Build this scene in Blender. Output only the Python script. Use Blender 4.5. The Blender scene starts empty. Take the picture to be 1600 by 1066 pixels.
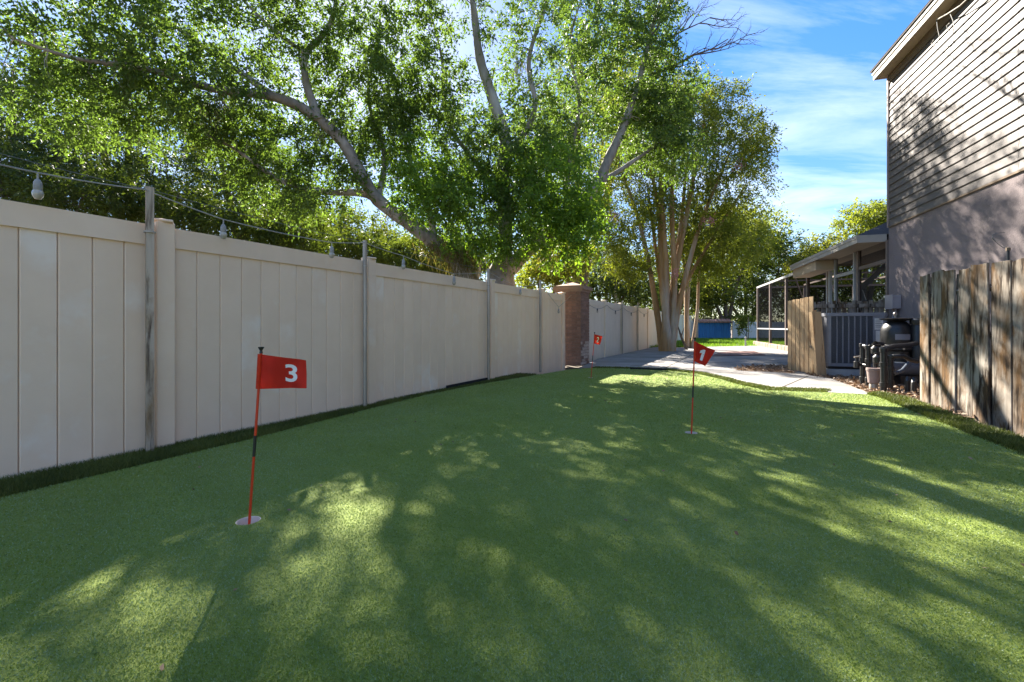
import bpy, bmesh, math, random
import numpy as np
from mathutils import Vector, Matrix, geometry

random.seed(7)
RNG = np.random.default_rng(11)
scn = bpy.context.scene
col = scn.collection
R = math.radians

# ------------------------------------------------------------------ camera
F, HZ, CH = 711.0, 510.0, 1.0      # focal length and horizon of the 1600 px wide frame, eye height
cam_d = bpy.data.cameras.new('camera')
cam_d.sensor_width = 36.0
cam_d.lens = F / 1600 * 36
cam_d.shift_y = (HZ - 533) / 1600
cam_d.clip_start = 0.05
cam_d.clip_end = 3000
cam = bpy.data.objects.new('camera', cam_d)
cam.location = (0, 0, CH)
cam.rotation_euler = (R(90), 0, 0)
col.objects.link(cam)
scn.camera = cam

# ------------------------------------------------------------------ sky and sun
SUN = Vector((-0.33, 1.0, 0.735)).normalized()
SUN_EL = math.asin(SUN.z)
SUN_AZ = math.atan2(SUN.x, SUN.y)          # from +Y towards +X
world = bpy.data.worlds.new('World')
scn.world = world
world.use_nodes = True
nt = world.node_tree
nt.nodes.clear()
wo = nt.nodes.new('ShaderNodeOutputWorld')
bg = nt.nodes.new('ShaderNodeBackground')
sky = nt.nodes.new('ShaderNodeTexSky')
sky.sky_type = 'NISHITA'
sky.sun_disc = False
sky.sun_elevation = SUN_EL
sky.sun_rotation = SUN_AZ
sky.air_density = 1.0
sky.dust_density = 0.25
sky.ozone_density = 3.0
hs = nt.nodes.new('ShaderNodeHueSaturation')
hs.inputs['Saturation'].default_value = 1.9
hs.inputs['Hue'].default_value = 0.515
sky_gamma = nt.nodes.new('ShaderNodeGamma')      # evens out the sky's own range a little, all round
sky_gamma.inputs['Gamma'].default_value = 0.55
nt.links.new(sky.outputs[0], sky_gamma.inputs['Color'])
nt.links.new(sky_gamma.outputs[0], hs.inputs['Color'])
# thin cirrus drawn on the direction of the sky
tc = nt.nodes.new('ShaderNodeTexCoord')
sep = nt.nodes.new('ShaderNodeSeparateXYZ')
nt.links.new(tc.outputs['Generated'], sep.inputs[0])
den = nt.nodes.new('ShaderNodeMath'); den.operation = 'ADD'; den.inputs[1].default_value = 0.12
nt.links.new(sep.outputs['Z'], den.inputs[0])
comb = nt.nodes.new('ShaderNodeCombineXYZ')
for ax in 'XY':
    dv = nt.nodes.new('ShaderNodeMath'); dv.operation = 'DIVIDE'
    nt.links.new(sep.outputs[ax], dv.inputs[0]); nt.links.new(den.outputs[0], dv.inputs[1])
    nt.links.new(dv.outputs[0], comb.inputs[ax])
mp = nt.nodes.new('ShaderNodeMapping')
mp.inputs['Rotation'].default_value = (0, 0, R(35))
mp.inputs['Scale'].default_value = (0.45, 1.5, 1)
nt.links.new(comb.outputs[0], mp.inputs[0])
cn = nt.nodes.new('ShaderNodeTexNoise')
cn.inputs['Scale'].default_value = 1.1
cn.inputs['Detail'].default_value = 9
cn.inputs['Roughness'].default_value = 0.62
cn.inputs['Distortion'].default_value = 0.6
nt.links.new(mp.outputs[0], cn.inputs['Vector'])
cr = nt.nodes.new('ShaderNodeValToRGB')
cr.color_ramp.elements[0].position = 0.44
cr.color_ramp.elements[0].color = (0, 0, 0, 1)
cr.color_ramp.elements[1].position = 0.74
cr.color_ramp.elements[1].color = (0.42, 0.42, 0.42, 1)
nt.links.new(cn.outputs['Fac'], cr.inputs[0])
cm = nt.nodes.new('ShaderNodeMixRGB')
cm.inputs['Color2'].default_value = (4.4, 4.4, 4.5, 1)
nt.links.new(cr.outputs[0], cm.inputs['Fac'])
nt.links.new(hs.outputs[0], cm.inputs['Color1'])
nt.links.new(cm.outputs[0], bg.inputs['Color'])
bg.inputs['Strength'].default_value = 0.068
nt.links.new(bg.outputs[0], wo.inputs['Surface'])

sl = bpy.data.lights.new('sun', 'SUN')
sl.energy = 3.3
sl.angle = R(0.5)
sl.color = (1.0, 0.93, 0.82)
so = bpy.data.objects.new('sun', sl)
so.rotation_euler = SUN.to_track_quat('Z', 'Y').to_euler()
so.location = SUN * 60
col.objects.link(so)

scn.view_settings.view_transform = 'Standard'
scn.view_settings.look = 'None'
scn.view_settings.gamma = 1
scn.view_settings.exposure = 3.0
scn.render.engine = 'CYCLES'
cy = scn.cycles
cy.max_bounces = 8
cy.diffuse_bounces = 4
cy.glossy_bounces = 3
cy.transmission_bounces = 5
cy.transparent_max_bounces = 12
cy.caustics_reflective = False
cy.caustics_refractive = False
cy.use_denoising = True

# ------------------------------------------------------------------ helpers
def P(px, py, Y):
    return Vector(((px - 800) / F * Y, Y, CH - (py - HZ) / F * Y))

def G(px, py, z=0.0):
    Y = F * (CH - z) / (py - HZ)
    return ((px - 800) / F * Y, Y)

def tag(o, label=None, cat=None, group=None, kind=None):
    if label: o['label'] = label
    if cat: o['category'] = cat
    if group: o['group'] = group
    if kind: o['kind'] = kind
    return o

def thing(name, loc, label, cat, group=None):
    o = bpy.data.objects.new(name, None)
    o.empty_display_size = 0.1
    o.location = loc
    col.objects.link(o)
    return tag(o, label, cat, group)

def world_loc(o):
    v = Vector(o.location)
    while o.parent:
        o = o.parent
        v = v + Vector(o.location)
    return v

def link(name, me, parent=None, loc=(0, 0, 0), rot=(0, 0, 0)):
    """loc is a world position; parents carry no rotation."""
    o = bpy.data.objects.new(name, me)
    col.objects.link(o)
    loc = Vector(loc)
    if parent is not None:
        o.parent = parent
        loc = loc - world_loc(parent)
    o.location = loc
    o.rotation_euler = rot
    return o

class MB:
    def __init__(s):
        s.v = []; s.f = []
    def add(s, verts, faces):
        n = len(s.v)
        s.v += [tuple(v) for v in verts]
        s.f += [tuple(i + n for i in f) for f in faces]
        return s
    def hexa(s, c):
        return s.add(c, [(0, 3, 2, 1), (4, 5, 6, 7), (0, 1, 5, 4), (1, 2, 6, 5), (2, 3, 7, 6), (3, 0, 4, 7)])
    def box(s, x0, x1, y0, y1, z0, z1):
        return s.hexa([(x0, y0, z0), (x1, y0, z0), (x1, y1, z0), (x0, y1, z0), (x0, y0, z1), (x1, y0, z1), (x1, y1, z1), (x0, y1, z1)])
    def cbox(s, x0, x1, y0, y1, z0, z1, b=0.004):
        """box with chamfered edges"""
        bm = bmesh.new()
        bmesh.ops.create_cube(bm, size=1)
        for v in bm.verts:
            v.co = ((x0 + x1) / 2 + v.co.x * (x1 - x0), (y0 + y1) / 2 + v.co.y * (y1 - y0), (z0 + z1) / 2 + v.co.z * (z1 - z0))
        bmesh.ops.bevel(bm, geom=list(bm.edges), offset=b, segments=1, affect='EDGES')
        bm.verts.index_update()
        s.add([v.co.copy() for v in bm.verts], [[v.index for v in f.verts] for f in bm.faces])
        bm.free()
        return s
    def prism(s, poly, z0, z1):
        n = len(poly)
        vs = [(x, y, z0) for x, y in poly] + [(x, y, z1) for x, y in poly]
        fs = [tuple(range(n, 2 * n)), tuple(range(n - 1, -1, -1))] + [(i, (i + 1) % n, n + (i + 1) % n, n + i) for i in range(n)]
        return s.add(vs, fs)
    def tube(s, pts, radii, n=8, cap=True):
        pts = [Vector(p) for p in pts]
        if not hasattr(radii, '__len__'): radii = [radii] * len(pts)
        base = len(s.v)
        up = None
        for i, p in enumerate(pts):
            d = (pts[min(i + 1, len(pts) - 1)] - pts[max(i - 1, 0)])
            d = d.normalized() if d.length > 1e-9 else Vector((0, 0, 1))
            if up is None:
                a = Vector((1, 0, 0)) if abs(d.x) < 0.8 else Vector((0, 1, 0))
            else:
                a = up
            b = d.cross(a).normalized(); up = b.cross(d).normalized()
            for k in range(n):
                t = 2 * math.pi * k / n
                s.v.append(tuple(p + (up * math.cos(t) + b * math.sin(t)) * radii[i]))
        for i in range(len(pts) - 1):
            for k in range(n):
                a0 = base + i * n + k; a1 = base + i * n + (k + 1) % n
                s.f.append((a0, a1, a1 + n, a0 + n))
        if cap:
            s.f.append(tuple(base + k for k in range(n - 1, -1, -1)))
            s.f.append(tuple(base + (len(pts) - 1) * n + k for k in range(n)))
        return s
    def lathe(s, c, prof, n=20):
        c = Vector(c); base = len(s.v)
        for r, z in prof:
            for k in range(n):
                t = 2 * math.pi * k / n
                s.v.append((c.x + r * math.cos(t), c.y + r * math.sin(t), c.z + z))
        for i in range(len(prof) - 1):
            for k in range(n):
                a0 = base + i * n + k; a1 = base + i * n + (k + 1) % n
                s.f.append((a0, a1, a1 + n, a0 + n))
        s.f.append(tuple(base + k for k in range(n - 1, -1, -1)))
        s.f.append(tuple(base + (len(prof) - 1) * n + k for k in range(n)))
        return s
    def mesh(s, name, mat, smooth=False):
        me = bpy.data.meshes.new(name)
        me.from_pydata(s.v, [], s.f)
        if mat: me.materials.append(mat)
        if smooth:
            me.polygons.foreach_set('use_smooth', [True] * len(me.polygons))
            me.set_sharp_from_angle(angle=R(40))
        me.update()
        return me
    def build(s, name, mat, parent=None, smooth=False, origin=None):
        o = Vector(origin) if origin is not None else (world_loc(parent) if parent is not None else Vector((0, 0, 0)))
        s.v = [(x - o.x, y - o.y, z - o.z) for x, y, z in s.v]
        return link(name, s.mesh(name, mat, smooth), parent, o)

class Frame:
    """s runs along a wall, t out of it towards the yard"""
    def __init__(self, o, u, sgn):
        self.o = Vector((o[0], o[1], 0)); self.u = Vector((u[0], u[1], 0)).normalized()
        self.n = Vector((-self.u.y, self.u.x, 0)) * sgn
        self.sgn = sgn; self.rot = math.atan2(self.u.y, self.u.x)
    def pt(self, s, t, z):
        return self.o + self.u * s + self.n * t + Vector((0, 0, z))
    def box(self, mb, s0, s1, t0, t1, z0, z1):
        c = [self.pt(s0, t0, z0), self.pt(s1, t0, z0), self.pt(s1, t1, z0), self.pt(s0, t1, z0),
             self.pt(s0, t0, z1), self.pt(s1, t0, z1), self.pt(s1, t1, z1), self.pt(s0, t1, z1)]
        if self.sgn < 0: c = [c[i] for i in (3, 2, 1, 0, 7, 6, 5, 4)]
        return mb.hexa(c)

# ------------------------------------------------------------------ materials
def nn(m, t): return m.node_tree.nodes.new(t)

def mat(name, c1, c2=None, scale=6.0, rough=0.75, bump=0.0, bscale=60.0, rnd=0.0, stretch=(1, 1, 1), metallic=0.0,
        spec=0.3, lo=0.35, hi=0.68, c3=None, s3=1.2, lo3=0.55, hi3=0.72, detail=6, bstretch=None):
    m = bpy.data.materials.new(name); m.use_nodes = True
    N = m.node_tree.nodes; L = m.node_tree.links
    b = N['Principled BSDF']
    b.inputs['Roughness'].default_value = rough
    b.inputs['Metallic'].default_value = metallic
    b.inputs['Specular IOR Level'].default_value = spec
    tcn = nn(m, 'ShaderNodeTexCoord'); info = nn(m, 'ShaderNodeObjectInfo')
    off = nn(m, 'ShaderNodeVectorMath'); off.operation = 'ADD'
    sc_ = nn(m, 'ShaderNodeVectorMath'); sc_.operation = 'SCALE'; sc_.inputs['Scale'].default_value = 37.0
    comb_ = nn(m, 'ShaderNodeCombineXYZ')
    for k in range(3): L.new(info.outputs['Random'], comb_.inputs[k])
    L.new(comb_.outputs[0], sc_.inputs[0])
    L.new(tcn.outputs['Object'], off.inputs[0]); L.new(sc_.outputs[0], off.inputs[1])
    mpn = nn(m, 'ShaderNodeMapping'); mpn.inputs['Scale'].default_value = stretch
    L.new(off.outputs[0], mpn.inputs[0])
    def noise(s, vec, d=detail):
        n = nn(m, 'ShaderNodeTexNoise'); n.inputs['Scale'].default_value = s; n.inputs['Detail'].default_value = d
        n.inputs['Roughness'].default_value = 0.6
        L.new(vec, n.inputs['Vector']); return n
    c2 = c2 or tuple(x * 0.8 for x in c1)
    n1 = noise(scale, mpn.outputs[0])
    mr = nn(m, 'ShaderNodeMapRange'); mr.inputs[1].default_value = lo; mr.inputs[2].default_value = hi
    L.new(n1.outputs['Fac'], mr.inputs[0])
    mx = nn(m, 'ShaderNodeMixRGB'); mx.inputs['Color1'].default_value = (*c1, 1); mx.inputs['Color2'].default_value = (*c2, 1)
    L.new(mr.outputs[0], mx.inputs['Fac'])
    out = mx.outputs[0]
    if c3:
        n3 = noise(s3, mpn.outputs[0], 5)
        mr3 = nn(m, 'ShaderNodeMapRange'); mr3.inputs[1].default_value = lo3; mr3.inputs[2].default_value = hi3
        L.new(n3.outputs['Fac'], mr3.inputs[0])
        mx3 = nn(m, 'ShaderNodeMixRGB'); mx3.inputs['Color2'].default_value = (*c3, 1)
        L.new(mr3.outputs[0], mx3.inputs['Fac']); L.new(out, mx3.inputs['Color1']); out = mx3.outputs[0]
    if rnd:
        h = nn(m, 'ShaderNodeHueSaturation')
        mv = nn(m, 'ShaderNodeMapRange'); mv.inputs[3].default_value = 1 - rnd; mv.inputs[4].default_value = 1 + rnd
        L.new(info.outputs['Random'], mv.inputs[0]); L.new(mv.outputs[0], h.inputs['Value']); L.new(out, h.inputs['Color']); out = h.outputs[0]
    L.new(out, b.inputs['Base Color'])
    if bump:
        mpb = nn(m, 'ShaderNodeMapping'); mpb.inputs['Scale'].default_value = bstretch or stretch
        L.new(off.outputs[0], mpb.inputs[0])
        nb = noise(bscale, mpb.outputs[0], 4)
        bp = nn(m, 'ShaderNodeBump'); bp.inputs['Strength'].default_value = bump; bp.inputs['Distance'].default_value = 0.01
        L.new(nb.outputs['Fac'], bp.inputs['Height']); L.new(bp.outputs[0], b.inputs['Normal'])
    return m

def leaf_mat(name, c_dark, c_light, transl, trans_fac=0.45, rough=0.55):
    m = bpy.data.materials.new(name); m.use_nodes = True
    N = m.node_tree.nodes; L = m.node_tree.links
    N.clear()
    out = nn(m, 'ShaderNodeOutputMaterial')
    at = nn(m, 'ShaderNodeAttribute'); at.attribute_name = 'leaf_tone'
    mx = nn(m, 'ShaderNodeMixRGB'); mx.inputs['Color1'].default_value = (*c_dark, 1); mx.inputs['Color2'].default_value = (*c_light, 1)
    L.new(at.outputs['Fac'], mx.inputs['Fac'])
    b = nn(m, 'ShaderNodeBsdfPrincipled'); b.inputs['Roughness'].default_value = rough; b.inputs['Specular IOR Level'].default_value = 0.25
    L.new(mx.outputs[0], b.inputs['Base Color'])
    t = nn(m, 'ShaderNodeBsdfTranslucent')
    mt = nn(m, 'ShaderNodeMixRGB'); mt.blend_type = 'MULTIPLY'; mt.inputs['Fac'].default_value = 1
    mt.inputs['Color2'].default_value = (*transl, 1)
    L.new(mx.outputs[0], mt.inputs['Color1']); L.new(mt.outputs[0], t.inputs['Color'])
    ms = nn(m, 'ShaderNodeMixShader'); ms.inputs[0].default_value = trans_fac
    L.new(b.outputs[0], ms.inputs[1]); L.new(t.outputs[0], ms.inputs[2]); L.new(ms.outputs[0], out.inputs['Surface'])
    return m

def screen_mat():
    m = bpy.data.materials.new('insect_screen'); m.use_nodes = True
    N = m.node_tree.nodes; L = m.node_tree.links; N.clear()
    out = nn(m, 'ShaderNodeOutputMaterial'); d = nn(m, 'ShaderNodeBsdfDiffuse'); d.inputs['Color'].default_value = (0.005, 0.005, 0.005, 1)
    t = nn(m, 'ShaderNodeBsdfTransparent'); ms = nn(m, 'ShaderNodeMixShader'); ms.inputs[0].default_value = 0.55
    L.new(d.outputs[0], ms.inputs[2]); L.new(t.outputs[0], ms.inputs[1]); L.new(ms.outputs[0], out.inputs['Surface'])
    return m

def weathered_wood(name, pale, grey, brown, dark, rot=0.5, rnd=0.15):
    """vertical grain, brown damp rot with its own ragged shape, dark knots"""
    m = bpy.data.materials.new(name); m.use_nodes = True
    N = m.node_tree.nodes; L = m.node_tree.links; b = N['Principled BSDF']; b.inputs['Roughness'].default_value = 0.9
    b.inputs['Specular IOR Level'].default_value = 0.1
    tcn = nn(m, 'ShaderNodeTexCoord'); info = nn(m, 'ShaderNodeObjectInfo')
    sc_ = nn(m, 'ShaderNodeMath'); sc_.operation = 'MULTIPLY'; sc_.inputs[1].default_value = 53.0
    L.new(info.outputs['Random'], sc_.inputs[0])
    cmb = nn(m, 'ShaderNodeCombineXYZ'); L.new(sc_.outputs[0], cmb.inputs[0]); L.new(sc_.outputs[0], cmb.inputs[1]); L.new(sc_.outputs[0], cmb.inputs[2])
    off = nn(m, 'ShaderNodeVectorMath'); off.operation = 'ADD'; L.new(tcn.outputs['Object'], off.inputs[0]); L.new(cmb.outputs[0], off.inputs[1])
    def noise(scale, st, d=6, rg=0.62):
        mpn = nn(m, 'ShaderNodeMapping'); mpn.inputs['Scale'].default_value = st; L.new(off.outputs[0], mpn.inputs[0])
        n = nn(m, 'ShaderNodeTexNoise'); n.inputs['Scale'].default_value = scale; n.inputs['Detail'].default_value = d; n.inputs['Roughness'].default_value = rg
        n.inputs['Distortion'].default_value = 0.4
        L.new(mpn.outputs[0], n.inputs['Vector']); return n
    def ramp(n, a, c, lo, hi, prev=None):
        mr = nn(m, 'ShaderNodeMapRange'); mr.inputs[1].default_value = lo; mr.inputs[2].default_value = hi; L.new(n.outputs['Fac'], mr.inputs[0])
        mx = nn(m, 'ShaderNodeMixRGB'); mx.inputs['Color2'].default_value = (*c, 1)
        if prev is None: mx.inputs['Color1'].default_value = (*a, 1)
        else: L.new(prev, mx.inputs['Color1'])
        L.new(mr.outputs[0], mx.inputs['Fac']); return mx.outputs[0]
    c = ramp(noise(9, (1, 1, 0.12)), pale, grey, 0.35, 0.62)
    c = ramp(noise(5, (1, 1, 0.35)), None, brown, 0.62 - 0.2 * rot, 0.78 - 0.2 * rot, c)
    c = ramp(noise(14, (1, 1, 0.14), 4), None, dark, 0.56 - 0.10 * rot ** 2, 0.70 - 0.09 * rot ** 2, c)
    h = nn(m, 'ShaderNodeHueSaturation'); mv = nn(m, 'ShaderNodeMapRange'); mv.inputs[3].default_value = 1 - rnd; mv.inputs[4].default_value = 1 + rnd
    L.new(info.outputs['Random'], mv.inputs[0]); L.new(mv.outputs[0], h.inputs['Value']); L.new(c, h.inputs['Color'])
    L.new(h.outputs[0], b.inputs['Base Color'])
    bp = nn(m, 'ShaderNodeBump'); bp.inputs['Strength'].default_value = 0.6; bp.inputs['Distance'].default_value = 0.006
    L.new(noise(26, (1, 1, 0.06), 5).outputs['Fac'], bp.inputs['Height']); L.new(bp.outputs[0], b.inputs['Normal'])
    return m

M = {}
M['soil'] = mat('soil', (0.16, 0.125, 0.09), (0.10, 0.075, 0.05), 8, 0.95, 0.8, 30)
M['turf'] = mat('turf', (0.185, 0.250, 0.030), (0.240, 0.300, 0.070), 130, 0.8, 1.0, 220, c3=(0.18, 0.235, 0.042), s3=2.5, lo3=0.42, hi3=0.66, spec=0.25)
M['fibre'] = leaf_mat('turf_fibre', (0.175, 0.245, 0.014), (0.305, 0.390, 0.215), (1.0, 1.05, 0.9), 0.18, 0.5)
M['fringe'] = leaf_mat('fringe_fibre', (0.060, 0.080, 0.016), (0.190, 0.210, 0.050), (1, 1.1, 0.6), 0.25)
M['lawn'] = leaf_mat('lawn_blade', (0.10, 0.19, 0.02), (0.20, 0.30, 0.04), (1.2, 1.3, 0.6), 0.4)
M['lawnbase'] = mat('lawn_base', (0.05, 0.09, 0.02), (0.09, 0.13, 0.03), 6, 0.95, 0.6, 20)
M['concrete'] = mat('concrete', (0.29, 0.275, 0.26), (0.23, 0.215, 0.205), 2.2, 0.85, 0.35, 120, c3=(0.15, 0.135, 0.12), s3=0.6, lo3=0.46, hi3=0.72)
M['vinyl'] = mat('vinyl', (0.88, 0.665, 0.475), (0.83, 0.615, 0.43), 3.0, 0.5, 0.05, 80, spec=0.35, c3=(0.91, 0.75, 0.59), s3=1.5, lo3=0.57, hi3=0.70, rnd=0.03)  # c3 paints soft patches of reflected light into the vinyl
M['vinyl_pale'] = mat('vinyl_pale', (0.80, 0.69, 0.54), (0.74, 0.63, 0.48), 2.0, 0.5, 0.05, 80, spec=0.35, rnd=0.03)
M['vinyl_white'] = mat('vinyl_white', (0.60, 0.58, 0.55), (0.52, 0.50, 0.48), 2.0, 0.5)
M['polewood'] = weathered_wood('pole_wood', (0.47, 0.385, 0.29), (0.34, 0.27, 0.195), (0.22, 0.14, 0.07), (0.10, 0.07, 0.05), 0.4)
M['galv'] = mat('galvanised', (0.46, 0.41, 0.345), (0.33, 0.28, 0.225), 9, 0.5, 0.1, 60, metallic=0.5, stretch=(1, 1, 0.2))
M['cable'] = mat('cable_grey', (0.40, 0.38, 0.34), (0.3, 0.28, 0.25), 20, 0.7)
M['wire'] = mat('thin_wire', (0.10, 0.10, 0.10), (0.2, 0.2, 0.2), 20, 0.6)
M['socket'] = mat('lamp_socket', (0.36, 0.34, 0.31), (0.27, 0.25, 0.22), 20, 0.6)
M['bulb'] = mat('frosted_bulb', (0.46, 0.41, 0.32), (0.38, 0.33, 0.25), 12, 0.2, spec=0.6)
M['brick'] = mat('brick', (0.20, 0.115, 0.085), (0.27, 0.165, 0.125), 14, 0.9, 0.5, 70, rnd=0.16)
M['brick_pale'] = mat('brick_pale', (0.55, 0.45, 0.37), (0.40, 0.28, 0.22), 14, 0.9, 0.5, 70, rnd=0.12)
M['mortar'] = mat('mortar', (0.17, 0.12, 0.095), (0.24, 0.18, 0.15), 20, 0.95, 0.4, 80)
M['cap'] = mat('pillar_cap', (0.33, 0.22, 0.17), (0.26, 0.17, 0.13), 6, 0.9, 0.3, 60)
M['red'] = mat('flag_cloth', (0.60, 0.045, 0.014), (0.50, 0.032, 0.011), 40, 0.75, 0.15, 400, spec=0.15)
M['red_pole'] = mat('red_pole', (0.64, 0.050, 0.014), (0.56, 0.04, 0.012), 30, 0.35, spec=0.5)
M['cloth'] = leaf_mat('translucent_flag_cloth', (0.46, 0.024, 0.012), (0.56, 0.034, 0.016), (1.3, 1.0, 1.0), 0.25, 0.7)
M['black'] = mat('black_plastic', (0.012, 0.012, 0.013), (0.022, 0.022, 0.022), 12, 0.38, 0.05, 80, spec=0.5)
M['white'] = mat('white_print', (0.78, 0.77, 0.76), (0.7, 0.69, 0.68), 30, 0.7)
M['cup'] = mat('white_cup', (0.72, 0.66, 0.60), (0.6, 0.54, 0.48), 10, 0.5)
M['siding'] = mat('siding', (0.135, 0.115, 0.104), (0.118, 0.100, 0.090), 2.0, 0.6, 0.06, 60, rnd=0.04, stretch=(0.3, 0.3, 2), spec=0.3)
M['backing'] = mat('siding_backing', (0.12, 0.075, 0.055), (0.09, 0.055, 0.04), 5, 0.9)
M['stucco'] = mat('stucco', (0.225, 0.185, 0.185), (0.20, 0.165, 0.165), 1.5, 0.92, 0.7, 45, c3=(0.165, 0.138, 0.135), s3=0.8, lo3=0.5, hi3=0.8)
M['trim'] = mat('brown_trim', (0.30, 0.235, 0.215), (0.24, 0.18, 0.165), 4, 0.6)
M['fascia'] = mat('fascia_paint', (0.44, 0.405, 0.36), (0.38, 0.35, 0.31), 3, 0.6, 0.05, 50)
M['soffit'] = mat('soffit_paint', (0.50, 0.40, 0.28), (0.44, 0.34, 0.23), 3, 0.7)
M['frieze'] = mat('frieze_brown', (0.20, 0.145, 0.095), (0.15, 0.105, 0.07), 5, 0.8)
M['shingle'] = mat('shingle', (0.055, 0.045, 0.04), (0.10, 0.085, 0.075), 26, 0.95, 0.8, 60, rnd=0.2)
M['alu'] = mat('bronze_frame', (0.20, 0.155, 0.135), (0.16, 0.125, 0.11), 8, 0.55)
M['alu_white'] = mat('white_frame', (0.42, 0.42, 0.42), (0.36, 0.36, 0.36), 6, 0.5)
M['screen'] = screen_mat()
M['oldwood'] = weathered_wood('old_fence_wood', (0.38, 0.335, 0.28), (0.265, 0.22, 0.175), (0.145, 0.085, 0.042), (0.040, 0.028, 0.020), 0.85)
M['darkwood'] = weathered_wood('dark_picket_wood', (0.34, 0.29, 0.24), (0.22, 0.18, 0.14), (0.11, 0.07, 0.04), (0.03, 0.022, 0.016), 0.8)
M['newwood'] = weathered_wood('fresh_pine', (0.46, 0.325, 0.19), (0.38, 0.26, 0.15), (0.33, 0.20, 0.10), (0.20, 0.12, 0.065), 0.3, 0.1)
M['ac_grey'] = mat('condenser_paint', (0.21, 0.215, 0.24), (0.175, 0.18, 0.205), 4, 0.45, spec=0.4)
M['ac_dark'] = mat('condenser_coil', (0.075, 0.082, 0.10), (0.105, 0.112, 0.13), 60, 0.6, 0.6, 150, bstretch=(0.1, 0.1, 3))
M['padgrey'] = mat('pad_concrete', (0.40, 0.40, 0.40), (0.32, 0.32, 0.32), 6, 0.9, 0.3, 60)
M['paper'] = mat('label_paper', (0.62, 0.60, 0.56), (0.52, 0.50, 0.47), 10, 0.7)
M['ink'] = mat('label_ink', (0.12, 0.12, 0.13), None, 10, 0.7)
M['motor'] = mat('motor_blue_grey', (0.06, 0.075, 0.10), (0.10, 0.115, 0.14), 8, 0.35, spec=0.5)
M['pot'] = mat('clay_pot', (0.30, 0.23, 0.21), (0.24, 0.18, 0.165), 8, 0.9, 0.2, 60)
M['boxpaint'] = mat('service_box', (0.40, 0.34, 0.335), (0.35, 0.295, 0.29), 5, 0.6)
M['mulch'] = mat('mulch_bed', (0.15, 0.095, 0.06), (0.23, 0.16, 0.11), 22, 0.95, 1.0, 40)
M['chip'] = leaf_mat('mulch_chip', (0.13, 0.075, 0.045), (0.42, 0.30, 0.20), (1, 0.9, 0.7), 0.1)
M['bluepaint'] = mat('blue_paint', (0.035, 0.17, 0.36), (0.025, 0.12, 0.28), 4, 0.6, rnd=0.1, stretch=(1, 1, 0.3))
M['tile'] = mat('roof_tile', (0.42, 0.20, 0.14), (0.5, 0.3, 0.24), 8, 0.85, rnd=0.15)
M['tanstone'] = mat('tan_render', (0.42, 0.32, 0.22), (0.34, 0.25, 0.17), 4, 0.9, 0.3, 40)
M['mat_brown'] = mat('brown_mat', (0.17, 0.10, 0.085), (0.22, 0.14, 0.12), 5, 0.95, 0.3, 60, c3=(0.34, 0.12, 0.10), s3=1.4)
M['rubber'] = mat('black_rubber', (0.010, 0.010, 0.011), (0.018, 0.018, 0.018), 12, 0.8)
M['stone'] = mat('curb_stone', (0.34, 0.26, 0.19), (0.25, 0.19, 0.14), 7, 0.9, 0.4, 40, rnd=0.15)
M['bark'] = mat('oak_bark', (0.33, 0.29, 0.245), (0.19, 0.16, 0.13), 7, 0.95, 1.0, 22, stretch=(1, 1, 0.35), c3=(0.46, 0.43, 0.38), s3=2.2, lo3=0.48, hi3=0.66)
M['bark_myrtle'] = mat('myrtle_bark', (0.48, 0.30, 0.14), (0.28, 0.15, 0.06), 4, 0.8, 0.4, 18, stretch=(1, 1, 0.18), c3=(0.50, 0.42, 0.33), s3=1.5, lo3=0.52, hi3=0.66)
M['bark_dark'] = mat('dark_bark', (0.11, 0.085, 0.065), (0.16, 0.13, 0.10), 6, 0.95, 0.8, 20, stretch=(1, 1, 0.3))
M['leaf_oak'] = leaf_mat('oak_leaf', (0.065, 0.105, 0.024), (0.155, 0.215, 0.055), (1.35, 1.5, 0.65), 0.5)
M['leaf_shoot'] = leaf_mat('shoot_leaf', (0.080, 0.145, 0.024), (0.190, 0.310, 0.055), (1.7, 1.7, 0.5), 0.5)
M['leaf_myrtle'] = leaf_mat('myrtle_leaf', (0.080, 0.115, 0.020), (0.210, 0.240, 0.045), (1.6, 1.55, 0.55), 0.55)
M['leaf_dark'] = leaf_mat('evergreen_leaf', (0.032, 0.055, 0.014), (0.090, 0.130, 0.030), (1.6, 1.5, 0.5), 0.4)
M['leaf_mid'] = leaf_mat('mid_leaf', (0.065, 0.100, 0.022), (0.165, 0.210, 0.045), (1.3, 1.25, 0.5), 0.42)
M['leaf_yellow'] = leaf_mat('yellow_green_leaf', (0.10, 0.14, 0.025), (0.26, 0.28, 0.05), (1.3, 1.2, 0.5), 0.45)
M['moss'] = leaf_mat('spanish_moss', (0.13, 0.125, 0.095), (0.27, 0.26, 0.20), (1, 1, 0.9), 0.3)
M['vine'] = leaf_mat('dry_vine', (0.09, 0.085, 0.03), (0.20, 0.18, 0.06), (1.2, 1.1, 0.6), 0.35)
M['petal'] = leaf_mat('pink_petal', (0.45, 0.16, 0.20), (0.6, 0.3, 0.34), (1, 0.9, 0.9), 0.4)

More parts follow.
